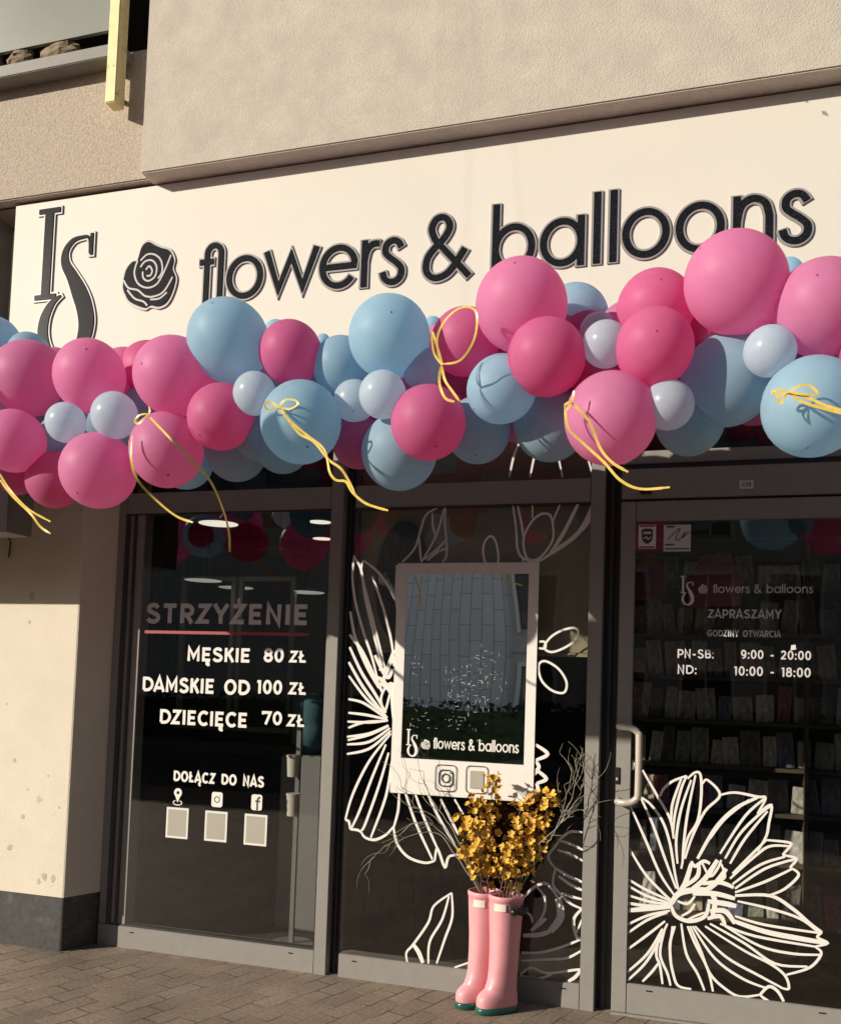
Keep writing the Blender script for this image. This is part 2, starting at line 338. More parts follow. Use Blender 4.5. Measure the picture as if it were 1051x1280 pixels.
CAP = {
 'S': ([smooth_pts([(.56, .78), (.45, .9), (.28, .92), (.12, .82), (.12, .64), (.28, .54), (.45, .46), (.58, .33), (.54, .15), (.36, .07), (.18, .1), (.06, .22)])], .64),
 'T': ([[(.0, .9), (.64, .9)], [(.32, .85), (.32, 0)]], .64),
 'R': ([cat_([(.1, 0), (.1, .9), (.34, .9)], arc(.34, .66, .24, 90, -90, 14), [(.1, .42)]), [(.34, .42), (.58, 0)]], .64),
 'P': ([cat_([(.1, 0), (.1, .9), (.34, .9)], arc(.34, .64, .26, 90, -90, 14), [(.1, .38)])], .62),
 'B': ([cat_([(.1, .1), (.1, .9), (.36, .9)], arc(.36, .71, .19, 90, -90, 12), [(.1, .52), (.38, .52)], arc(.38, .31, .21, 90, -90, 12), [(.1, .1)])], .62),
 'Z': _Z, 'Ż': (_Z[0]+[[(.24, 1.16), (.38, 1.16)]], .62),
 'Y': ([[(.0, 1), (.32, .45), (.64, 1)], [(.32, .5), (.32, 0)]], .64),
 'E': _E, 'Ę': (_E[0]+[smooth_pts([(.5, .05), (.36, -.1), (.42, -.22), (.56, -.2)])], .6),
 'N': ([[(.1, 0), (.1, .96), (.60, .04), (.60, 1)]], .7), 'I': ([[(.1, 0), (.1, 1)]], .2),
 'M': ([[(.1, 0), (.1, .96), (.43, .3), (.76, .96), (.76, 0)]], .86),
 'K': ([[(.1, 0), (.1, 1)], [(.56, 1), (.16, .46)], [(.28, .6), (.60, 0)]], .6),
 'D': ([cat_([(.1, .1), (.1, .9), (.32, .9)], arc(.32, .5, .4, 90, -90, 22), [(.1, .1)])], .74),
 'A': _A, 'Ą': (_A[0]+[smooth_pts([(.64, .02), (.54, -.1), (.58, -.22), (.72, -.2)])], .70),
 'O': _O, 'C': ([ring(.42, .5, .34, .42, 45, 315)], .72), 'G': ([ring(.42, .5, .34, .42, 45, 340)+[(.74, .45), (.46, .45)]], .8),
 'L': _L, 'Ł': (_L[0]+[[(-.06, .38), (.32, .66)]], .52), 'J': ([[(.36, 1), (.36, .3), (.28, .1), (.1, .08), (.0, .16)]], .46),
 'W': ([[(.0, 1), (.25, .04), (.48, .92), (.71, .04), (.96, 1)]], .96),
 '0': ([ring(.32, .5, .24, .42)[:-1]], .64), '1': ([[(.0, .88), (.2, .88), (.2, 0)]], .32),
 '2': ([smooth_pts([(.06, .76), (.2, .9), (.4, .88), (.5, .7), (.4, .48), (.08, .12)])+[(.08, .1), (.56, .1)]], .6),
 '5': ([[(.5, .9), (.14, .9), (.1, .55)] + smooth_pts([(.1, .55), (.3, .6), (.5, .48), (.52, .26), (.36, .08), (.18, .08), (.04, .2)])], .58),
 '7': ([[(.02, .75), (.02, .9), (.54, .9), (.22, 0)]], .58),
 '8': ([ring(.3, .72, .2, .19)[:-1], ring(.3, .29, .24, .22)[:-1]], .6),
 '9': ([ring(.3, .64, .22, .27)[:-1], smooth_pts([(.52, .64), (.5, .34), (.38, .12), (.16, .08)])], .6),
 ':': ([[(.1, .02), (.1, .2)], [(.1, .5), (.1, .68)]], .2), '-': ([[(.05, .4), (.4, .4)]], .45), ' ': ([], .3),
}
CCL = {'O': (0,), '0': (0,), '8': (0, 1), '9': (0,)}
def text_line(mb, txt, x0, x1, z0, h, t, y, font=CAP, ccl=CCL, gap=.16, mi=0, only=None):
    toks = []; i = 0
    while i < len(txt):
        if font is LOW and txt[i:i+2] == 'fl': toks.append('fl'); i += 2
        else: toks.append(txt[i]); i += 1
    tot = sum((.45 if c == ' ' else font[c][1])+gap for c in toks)-gap
    s = (x1-x0)/tot; x = x0; k = 0
    for c in toks:
        if c != ' ':
            for q, st in enumerate(font[c][0]):
                strip(mb, [(x+p[0]*s, z0+p[1]*h) for p in st], t*h, y-.00012*(k % 8), 0, q in ccl.get(c, ()), mi=mi); k += 1
        x += ((.45 if c == ' ' else font[c][1])+gap)*s

# decorative IS monogram, unit height 1 from the foot of the I to its top
I_ST = [([(0, 0), (.30, 0)], .07), ([(0, 1), (.30, 1)], .07), ([(.15, 0), (.15, 1)], .125)]
S_PTS = [(.72,.44,.05),(.70,.62,.05),(.60,.64,.055),(.48,.61,.075),(.395,.50,.10),(.40,.36,.13),(.50,.20,.165),(.60,.02,.18),(.68,-.16,.19),(.72,-.36,.185),(.68,-.56,.16),(.56,-.70,.12),(.40,-.73,.09),(.24,-.63,.10),(.15,-.45,.13),(.16,-.25,.12),(.25,-.08,.08),(.37,.0,.03)]
def monogram(mb, x, z, s, y, grow=0, depth=0, mi=0, which='IS'):
    if 'I' in which:
        for k, (p, w) in enumerate(I_ST):
            strip(mb, [(x+a*s, z+b*s) for a, b in p], w*s+2*grow, y-.0003*k*(.3 if not depth else 1), depth, ext=grow, mi=mi)
    if 'S' in which:
        q = smooth_pts([(a, b, c*(.92 if b > .1 else 1.12)) for a, b, c in S_PTS], sub=6); strip(mb, [(x+a*s, z+b*s) for a, b, c in q], [c*s+2*grow for a, b, c in q], y, depth, ext=grow, mi=mi)
        strip(mb, [(x+.735*s, z+.42*s), (x+.735*s, z+.68*s)], .05*s+2*grow, y-.0006*(1 if depth else .3), depth, ext=grow, mi=mi)

ROSE_OUT = [(.0,.36),(.04,.6),(.16,.72),(.26,.74),(.33,.93),(.45,1.0),(.6,.93),(.72,.88),(.86,.83),(.95,.68),(.93,.55),(1.0,.4),(.95,.2),(.85,.05),(.7,.0),(.55,.03),(.45,.0),(.28,.05),(.14,.12),(.06,.22)]
ROSE_LN = [[(.02,.45),(.12,.33),(.3,.28),(.45,.18),(.62,.16),(.8,.22),(.95,.42)],[(.1,.3),(.25,.16),(.42,.1),(.5,.03)],[(.27,.73),(.22,.55),(.3,.38),(.48,.3),(.66,.34),(.78,.5)],[(.78,.5),(.86,.66),(.9,.75)],[(.33,.72),(.45,.8),(.6,.78),(.72,.68),(.75,.52),(.68,.42)],[(.33,.62),(.42,.7),(.55,.7),(.64,.6),(.62,.46),(.5,.4),(.4,.45),(.38,.55)],[(.46,.48),(.53,.48),(.56,.55),(.5,.62),(.44,.57)],[(.55,.12),(.72,.12),(.86,.2)]]
def rose(mb, x, z, s, y, mi_body, mi_line, depth=0, grow=0, lines=True, h=1.12):
    o = smooth_pts(ROSE_OUT, True, 4); n = len(o)
    P = [(x+(.5+(a-.5)*(1+grow))*s, z+(.5+(b-.5)*(1+grow))*s*h) for a, b in o]
    vs = [(a, y, b) for a, b in P]+[(x+.5*s, y, z+.5*s*h)]; fs = [(i, n, (i+1) % n) for i in range(n)]
    if depth:
        vs += [(a, y+depth, b) for a, b in P]; fs += [(i, (i+1) % n, n+1+(i+1) % n, n+1+i) for i in range(n)]
    mb.add(vs, fs, mi_body)
    if lines:
        for k, l in enumerate(ROSE_LN): strip(mb, [(x+a*s, z+b*s*h) for a, b in smooth_pts(l)], .03*s, y-.0008-.0001*k, 0, mi=mi_line)

# ================================================================== SETTING
b = MB(); b.add([(-60, -70, 0), (60, -70, 0), (60, 30, 0), (-60, 30, 0)], [(0, 1, 2, 3)]); tag(b.build('pavement', MT['pav']), kind='structure')
b = MB(); b.box(-40, 40, -12.2, -6.4, -.1, .006); tag(b.build('road', MT['asphalt']), kind='structure')

# ------------------------------------------------------------------ the shop building
FRONT = 0.0; GL = .015
ZT, ZB, ZTT = 2.322, .111, 2.435          # head, sill and transom of the glazing
SY = -.40                                  # sign front
bld = thing('shop_building', (-1, 0, 0), 'beige rendered shop building with a projecting upper storey over grey glazed shopfront', 'building')
b = MB(); b.box(-2.728, 6, SY-.105, .3, 3.921, 9, bev=.006); b.build('upper_wall', MT['stucco'], bld)
b = MB(); b.box(-9, -2.70, SY-.035, .25, 3.930, 4.62, bev=.006); w = b.build('spandrel_wall', MT['coarse'], bld)
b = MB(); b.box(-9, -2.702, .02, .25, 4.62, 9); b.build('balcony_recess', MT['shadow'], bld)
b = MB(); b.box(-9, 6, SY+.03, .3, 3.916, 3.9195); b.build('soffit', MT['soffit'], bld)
b = MB(); q_ = [(-9, -.19), (-3.198, -.19), (-3.190, -.187), (-3.187, -.179), (-3.114, .011), (-3.114, .3), (-9, .3)]
b.loft([[(x, y, z) for x, y in q_] for z in (.275, 3.899)]); pil = b.build('pillar', MT['pillar'], bld)
b = MB(); b.loft([[(x-.004, y+.004, z) for x, y in q_] for z in (-.02, .272)]); b.build('plinth', MT['plinth'], pil)
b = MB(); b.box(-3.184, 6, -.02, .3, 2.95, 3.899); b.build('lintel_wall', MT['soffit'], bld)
b = MB(); b.box(.82, 6, -.05, .3, -.02, 2.949); b.build('side_wall', MT['pillar'], bld)
b = MB(); rs = random.Random(8)
for u, v, r_ in ((55, 1096, .022), (48, 1102, .013), (66, 1099, .018), (28, 1021, .015), (18, 951, .012), (36, 778, .010), (60, 970, .006), (12, 1060, .016), (74, 1010, .006), (40, 745, .02), (8, 880, .006)):
    p = at(u, v, -.1912); n = 11
    ring_ = [(p.x+r_*rs.uniform(.55, 1.2)*math.cos(2*math.pi*j/n), -.1912, p.z+r_*1.1*rs.uniform(.55, 1.2)*math.sin(2*math.pi*j/n)) for j in range(n)]
    b.add(ring_+[(p.x, -.1912, p.z)], [(j, n, (j+1) % n) for j in range(n)])
b.build('plaster_chips', MT['chip'], pil)
# interior shell
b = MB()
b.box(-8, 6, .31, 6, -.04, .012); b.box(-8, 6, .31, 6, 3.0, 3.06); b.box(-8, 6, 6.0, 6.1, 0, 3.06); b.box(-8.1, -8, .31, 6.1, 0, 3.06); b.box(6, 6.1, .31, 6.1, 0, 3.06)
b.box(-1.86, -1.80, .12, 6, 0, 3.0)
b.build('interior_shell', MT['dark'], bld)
b = MB(); b.box(-1.79, -.49, .125, .14, 1.62, 2.86); b.box(-1.79, -.49, .118, .14, 1.60, 1.617); b.build('display_backdrop', MT['olive'], bld)

# shopfront windows : frame mesh > glass, lettering, decals
def frame_bars(bars):
    b = MB()
    for x0, x1, y0, y1, z0, z1 in bars: b.box(x0, x1, y0, y1, z0, z1, bev=.003)
    return b
def pane(x0, x1, z0, z1, y=GL): b = MB(); b.add([(x0, y, z0), (x1, y, z0), (x1, y, z1), (x0, y, z1)], [(0, 1, 2, 3)]); return b
XJ = -2.95; XM = -1.853; XMR = -1.787; XG = -1.724; XN = -.545; XNR = -.480; XD = -.405
fr1 = frame_bars([(-3.112, XM-.001, 0, .09, -.01, ZB), (-3.112, -3.06, .004, .09, ZB+.001, 2.95), (-3.058, XJ, .012, .09, ZB, ZT), (-3.058, XM-.001, .0, .09, ZT, ZTT), (-3.058, XM-.001, .0, .09, 2.88, 2.95)]).build('window_frame', MT['frame'], bld)
fr1['label'] = 'left shop window with the haircut price list'
b = MB(); b.box(-3.066, -3.04, .001, .005, ZB, ZT); b.box(-3.015, -2.998, .004, .015, ZB, ZT); b.box(-3.05, XM-.002, .006, .05, ZB, ZB+.008); b.box(-3.05, XM-.002, .006, .05, ZT-.008, ZT); b.build('gasket', MT['gasket'], fr1)
b = pane(XJ, XM, ZB, ZT); b.add(*[[(-3.05, GL, ZTT), (XM, GL, ZTT), (XM, GL, 2.88), (-3.05, GL, 2.88)], [(0, 1, 2, 3)]]); b.build('glass', MT['glass'], fr1)
fr2 = frame_bars([(XM, XMR, -.004, .09, -.01, 2.95), (XG+.001, XN-.001, 0, .09, -.01, ZB), (XG+.001, XN-.001, .0, .09, ZT, ZTT), (XG+.001, XN-.001, .0, .09, 2.88, 2.95), (XN, XNR, -.004, .09, -.01, 2.95)]).build('window_frame', MT['frame'], bld)
fr2['label'] = 'middle shop window with white flower drawings'
b = MB(); b.box(XMR, XG, .055, .09, -.01, 2.95); b.box(XMR+.02, XMR+.03, .04, .056, -.01, 2.95); b.box(XNR, XD, .06, .09, -.01, 2.95); b.box(XNR+.025, XNR+.04, .035, .06, -.01, 2.95); b.box(XG, XN, .006, .05, ZT-.008, ZT); b.build('gasket', MT['gasket'], fr2)
b = pane(XG, XN, ZB, ZT); b.add(*[[(XG, GL, ZTT), (XN, GL, ZTT), (XN, GL, 2.88), (XG, GL, 2.88)], [(0, 1, 2, 3)]]); b.build('glass', MT['glass'], fr2)
# drain slots in the sills
for fr, xs in ((fr1, (-2.90, -1.98)), (fr2, (-1.64, -.62))):
    for x in xs: b = MB(); b.box(x-.012, x+.012, -.0025, .01, .082, .087); b.build('drain_slot', MT['black'], fr)

# door
XR = .72; DT = 2.318; DG = 2.225; DB = .142; DS = -.338
dr = frame_bars([(XD, DS, 0, .06, .012, DT), (XR-.07, XR, 0, .06, .012, DT), (DS+.001, XR-.071, .0, .06, DG, DT), (DS+.001, XR-.071, .0, .06, .012, DB)]).build('shop_door', MT['frame'], bld)
b = MB(); b.box(XD-.001, XR+.1, -.006, .12, -.01, .010); b.build('threshold', MT['frame'], dr)
hd = frame_bars([(XD, XR+.1, .0, .09, 2.330, 2.47), (XR+.005, XR+.1, 0, .09, .011, 2.329), (XD, XR+.1, .03, .09, 2.50, 2.56), (XD, XR+.1, 0, .09, 2.88, 2.95)]).build('door_surround', MT['frame'], bld)
b = MB(); b.box(XD, XR+.1, .04, .08, 2.47, 2.50); b.box(XD, XR, .03, .08, 2.318, 2.33); b.build('gasket', MT['gasket'], hd)
pane(XD, XR+.1, 2.56, 2.88, .05).build('glass', MT['doorglass'], hd)
pane(DS, XR-.07, DB, DG, .015).build('glass', MT['doorglass'], dr)
for x in (-.24, .47): b = MB(); b.box(x-.014, x+.014, -.0025, .01, .118, .123); b.build('drain_slot', MT['black'], dr)
# plate over the door
p0, p1 = at(924, 611, -.003), at(942, 600, -.003)
b = MB(); b.box(p0.x, p1.x, -.004, 0.001, p0.z, p1.z, 0); text_line(b, 'C25', p0.x+.012, p1.x-.012, p0.z+.01, p1.z-p0.z-.02, .2, -.0045, mi=1); b.box(-.32, -.27, -.02, .001, 2.35, 2.365, 2); b.build('number_plate', [MT['vinylgrey'], MT['vinyldark'], MT['black']], hd)
# handle
hz0, hz1 = at(765, 1001, -.02).z, at(767, 908, -.02).z; hx0 = XD+.014; hx1 = at(798, 960, -.075).x
q = [(hx0, .0, hz1), (hx0+.004, -.06, hz1), (hx0+.03, -.078, hz1+.0), (hx1-.03, -.08, hz1-.004), (hx1-.006, -.08, hz1-.022), (hx1, -.08, hz1-.05), (hx1, -.08, hz0+.05), (hx1-.006, -.08, hz0+.022), (hx1-.03, -.08, hz0+.004), (hx0+.03, -.078, hz0), (hx0+.004, -.06, hz0), (hx0, .0, hz0)]
b = MB(); b.tube(smooth_pts(q, sub=5), .0155, 14); b.build('handle', MT['chrome'], dr, True)
b = MB(); lk = at(771.5, 970, -.004); b.box(lk.x-.011, lk.x+.011, -.006, .001, lk.z-.038, lk.z+.038, bev=.002); b.lathe([(.006, 0), (.006, .012)], (lk.x, -.0065, lk.z-.02), 10, 1); b.build('lock', [MT['lock'], MT['chrome']], dr)

# ------------------------------------------------------------------ lettering on the left window
VY = GL-.002
def row_at(name, items, t, mtl, parent, y):
    b = MB()
    for txt, u0, u1, v0, v1 in items:
        a = at(u0, v0, y); c = at(u1, v0, y); tp = at(u0, v1, y); text_line(b, txt, a.x, c.x, a.z, tp.z-a.z, t, y)
    return b.build(name, mtl, parent)
def line_at(name, txt, u0, u1, v0, v1, t, mtl, parent, y=VY, font=CAP, ccl=CCL, gap=.16):
    a = at(u0, v0, y); c = at(u1, v0, y); top = at(u0, v1, y)
    b = MB(); text_line(b, txt, a.x, c.x, a.z, top.z-a.z, t, y, font, ccl, gap); return b.build(name, mtl, parent)
line_at('lettering', 'STRZYŻENIE', 183, 384, 778.5, 754.5, .235, MT['vinylgrey'], fr1, gap=.2)
a, c = at(181, 788, VY), at(386, 793.5, VY); b = MB(); b.add([(a.x, VY, a.z), (c.x, VY, a.z), (c.x, VY, a.z-.016), (a.x, VY, a.z-.016)], [(0, 1, 2, 3)]); b.build('underline', MT['vinylred'], fr1)
for row in ((('MĘSKIE', 234, 312, 826.3, 809), ('80', 330, 354, 827.3, 810.3), ('ZŁ', 362, 382, 828, 813.5)), (('DAMSKIE OD', 178, 311, 864, 846), ('100', 321, 352, 867, 850), ('ZŁ', 361, 382, 868, 853)), (('DZIECIĘCE', 199.5, 308.5, 904.5, 886.5), ('70', 328, 352, 905.5, 889), ('ZŁ', 359, 380, 908, 893))):
    row_at('lettering', row, .215, MT['vinyl'], fr1, VY)
line_at('lettering', 'DOŁĄCZ DO NAS', 217, 329.5, 976.5, 963.5, .225, MT['vinyl'], fr1, gap=.2)
def rrect(x0, x1, z0, z1, r, n=6):
    return cat_(arc(x1-r, z1-r, r, 0, 90, n), arc(x0+r, z1-r, r, 90, 180, n), arc(x0+r, z0+r, r, 180, 270, n), arc(x1-r, z0+r, r, 270, 360, n))
def poly(mb, pts, y, mi=0):
    cx = sum(p[0] for p in pts)/len(pts); cz = sum(p[1] for p in pts)/len(pts); n = len(pts)
    mb.add([(p[0], y, p[1]) for p in pts]+[(cx, y, cz)], [(i, n, (i+1) % n) for i in range(n)], mi)
b = MB(); a, c = at(214.5, 1006, VY), at(230, 986, VY); cx = (a.x+c.x)/2; r_ = (c.z-a.z)*.27
strip(b, arc(cx, c.z-r_, r_*.68, 0, 360, 20)[:-1], r_*.62, VY, closed=True); poly(b, [(cx-r_*.78, c.z-r_*1.45), (cx+r_*.78, c.z-r_*1.45), (cx, a.z+.012)], VY-.0002)
strip(b, arc(cx, a.z+.012, .026, 120, 420, 20, .012), .005, VY-.0004); b.build('map_pin_icon', MT['vinyl'], fr1)
b = MB(); a, c = at(264, 1008.7, VY), at(278.5, 991, VY); poly(b, rrect(a.x, c.x, a.z, c.z, .013), VY); cx, cz = (a.x+c.x)/2, (a.z+c.z)/2
strip(b, arc(cx, cz, .0145, 0, 360, 20)[:-1], .005, VY-.0004, closed=True, mi=1); poly(b, arc(cx+.018, cz+.021, .003, 0, 360, 8)[:-1], VY-.0004, 1); b.build('camera_icon', [MT['vinyl'], MT['vinyldark']], fr1)
b = MB(); a, c = at(313.6, 1012.7, VY), at(328, 994, VY); poly(b, rrect(a.x, c.x, a.z, c.z, .013), VY); cx = (a.x+c.x)/2+.004
strip(b, [(cx, a.z+.001), (cx, c.z-.03), (cx+.005, c.z-.018), (cx+.016, c.z-.014)], .010, VY-.0004, mi=1); strip(b, [(cx-.012, c.z-.034), (cx+.015, c.z-.034)], .009, VY-.0006, mi=1); b.build('letter_f_icon', [MT['vinyl'], MT['vinyldark']], fr1)
for u0, u1, v0, v1 in ((206.7, 236, 1047, 1011), (255, 284.5, 1051, 1015.5), (304.3, 334.3, 1056, 1019.5)):
    a, c = at(u0, v0, VY), at(u1, v1, VY); b = MB(); poly(b, rrect(a.x, c.x, a.z, c.z, .002, 2), VY)
    poly(b, [(a.x+.011, a.z+.011), (c.x-.011, a.z+.011), (c.x-.011, c.z-.011), (a.x+.011, c.z-.011)], VY-.0003, 1)
    b.build('blank_sticker', [MT['paper'], MT['cardgrey']], fr1)

# ------------------------------------------------------------------ flower drawings on the glass (flat vinyl bands)
def decal(name, strokes, f, y, w, mtl, parent):
    b = MB()
    for k, s in enumerate(strokes):
        closed = s[0] == 'c'; ww = w
        if isinstance(s[0], (int, float)): ww = w*s[0]; s = s[1:]
        elif closed: s = s[1:]
        pts = [at(*f(p), y) for p in s]; pts = smooth_pts([(p.x, p.z) for p in pts], closed, 5); n = len(pts)
        ws = ww if closed else [ww*(.8+.3*math.sin(math.pi*i/max(1, n-1))) for i in range(n)]
        strip(b, pts, ws, y-.00006*(k % 12), 0, closed)
    return b.build(name, mtl, parent)
c4 = lambda p: (400+p[0]/2.919, 600+p[1]/2.919)
c5 = lambda p: (400+p[0]/2.919, 900+p[1]/2.919)
c7 = lambda p: (731+p[0]/3.2, 880+p[1]/3.2)
cb = lambda p: (440+p[0]/3.003, 300+p[1]/3.003)
decal('leaf_drawing', [[(300,300),(345,250),(365,190),(385,130),(420,105),(460,85)],[(460,85),(455,150),(462,230),(460,280),(445,300)],[(455,95),(435,170),(410,230),(370,300)],[(410,120),(412,170),(425,215)],[(462,215),(430,250),(380,290)],[(462,250),(430,262),(390,295)],[(362,210),(365,260),(370,300)],[2.0,(460,72),(460,84)]], c4, VY, .0108, MT['vinylgrey'], fr2)
decal('tulip_drawing', [[(703,88),(715,180),(720,250),(740,285),(790,298),(840,270),(900,230),(960,180),(1000,130)],[(720,90),(735,160),(742,215)],['c',(742,215),(770,155),(805,125),(838,128),(850,170),(846,225),(800,285),(755,285)],[(775,88),(775,140)],[(875,88),(850,150)],[1.5,(942,85),(890,190),(840,268)],[1.7,(998,85),(945,190),(845,268)],[1.5,(998,120),(930,205),(845,262)],[(738,300),(742,285)],['c',(605,303),(595,250),(610,212),(630,208),(645,240),(648,303)]], c4, VY, .0108, MT['vinyl'], fr2)
decal('tulip_drawing', [[(590,890),(610,800),(640,740)],[(668,890),(690,790),(720,740)],[(790,890),(775,820)],[(905,890),(885,820)],[(640,740),(720,800),(775,820)]], cb, VY, .0108, MT['vinylgrey'], fr2)
decal('bud_drawing', [['c',(818,610),(840,575),(880,550),(925,540),(942,555),(925,590),(880,618),(840,628)],[(800,590),(820,592),(820,614),(798,614)],['c',(798,700),(800,670),(825,662),(870,690),(898,735),(895,770),(875,778),(840,765),(810,735)]], c4, VY, .0108, MT['vinyl'], fr2)
decal('blossom_drawing', [[(125,275),(118,350),(130,450),(160,560),(190,650),(215,750)],[(125,280),(150,330),(165,430),(195,560),(225,680)],[(160,292),(150,330),(170,420),(205,560),(240,700)],[(160,295),(215,340),(270,420),(285,440)],[(190,350),(215,420),(240,500),(262,600),(270,680)],[(280,310),(278,420),(282,480)],[(240,370),(275,440)],[1.2,(110,480),(130,580),(170,680),(215,760)],[1.3,(108,565),(150,620),(190,700),(230,780)],[1.2,(108,610),(150,700),(200,780),(240,850)],[1.2,(105,665),(160,760),(245,870)],[(105,715),(170,800),(240,860)],[(103,800),(160,815),(240,870)],[(103,850),(170,858),(245,875)],[(100,882),(180,885),(248,878)],['c',(235,845),(222,800),(240,755),(262,745),(250,800)],[1.6,(270,620),(250,680),(235,720),(215,760)],[1.5,(200,640),(230,700),(250,720),(265,690)],[1.5,(225,740),(245,760),(262,750)],[1.3,(215,690),(240,690),(270,650)],[(268,740),(262,800),(268,880)],[1.5,(205,720),(232,735),(258,780)],
  [(103,905),(160,885),(240,880)],[(101,950),(180,930),(250,898)]], c4, VY, .0122, MT['vinyl'], fr2)
decal('blossom_drawing', [[(98,62),(180,50),(250,20)],[(98,90),(180,80),(255,30)],[(98,125),(180,105),(258,40)],[(258,50),(180,150),(120,270),(92,365)],[(92,365),(105,372),(110,400)],[(240,90),(190,210),(145,330),(115,395)],[(110,400),(135,402),(150,410)],[(250,120),(215,240),(165,380),(150,405)],[(150,410),(165,430),(200,438),(240,420),(268,390)],[(262,150),(240,280),(185,430)],[(288,265),(285,330),(268,395)],[(268,390),(280,450),(320,500),(380,522),(418,515)],[(310,265),(350,380),(410,510)],[(345,265),(380,360),(430,475)],[(418,515),(428,470),(455,538),(470,500),(512,492)],[(390,265),(430,350),(505,480)],[(440,290),(480,370),(505,420)],[(490,290),(522,345)],[1.3,(785,90),(830,125),(785,148)],[1.3,(785,150),(798,172),(782,200)],[1.3,(785,180),(825,215),(790,232)],[1.4,(790,232),(795,260),(778,272)]], c5, VY, .0122, MT['vinyl'], fr2)
decal('leaf_drawing', [[(480,632),(415,680),(395,740),(340,820),(315,850),(318,885)],[(480,632),(482,720),(455,800),(425,890)],[(470,645),(445,730),(400,810),(395,890)],[1.8,(340,820),(360,850),(375,888)],[(490,905),(560,880)]], c5, VY, .0108, MT['vinyl'], fr2)
decal('bloom_drawing', [[(960,412),(910,410),(870,442)],[(868,440),(910,452),(958,475)],[(870,445),(858,462),(832,500),(855,540)],[(865,475),(910,490),(958,515)],[(858,545),(850,600),(880,640),(915,672),(955,690)],[1.2,(855,540),(905,570),(955,592)],[1.2,(870,570),(910,600),(955,622)],[(880,632),(915,645),(955,655)],[1.2,(955,690),(925,730),(935,790),(955,800)],[(955,730),(930,790)],[1.2,(745,645),(790,605),(830,600),(868,650)],[3.0,(868,650),(877,720),(840,772)],[1.8,(840,772),(800,785),(740,788)],[(790,610),(820,650),(815,710),(770,770)],[(748,700),(768,715),(775,740)],[1.5,(770,770),(800,745),(825,725)],[(735,850),(800,850),(880,830),(955,800)],[(735,880),(830,875),(900,870),(955,842)],[(730,930),(770,905),(830,925),(945,912),(955,925)],[(730,935),(800,945),(860,920)],[1.3,(950,915),(930,940),(905,955)]], c5, VY, .0108, MT['vinyl'], fr2)
DV = .012
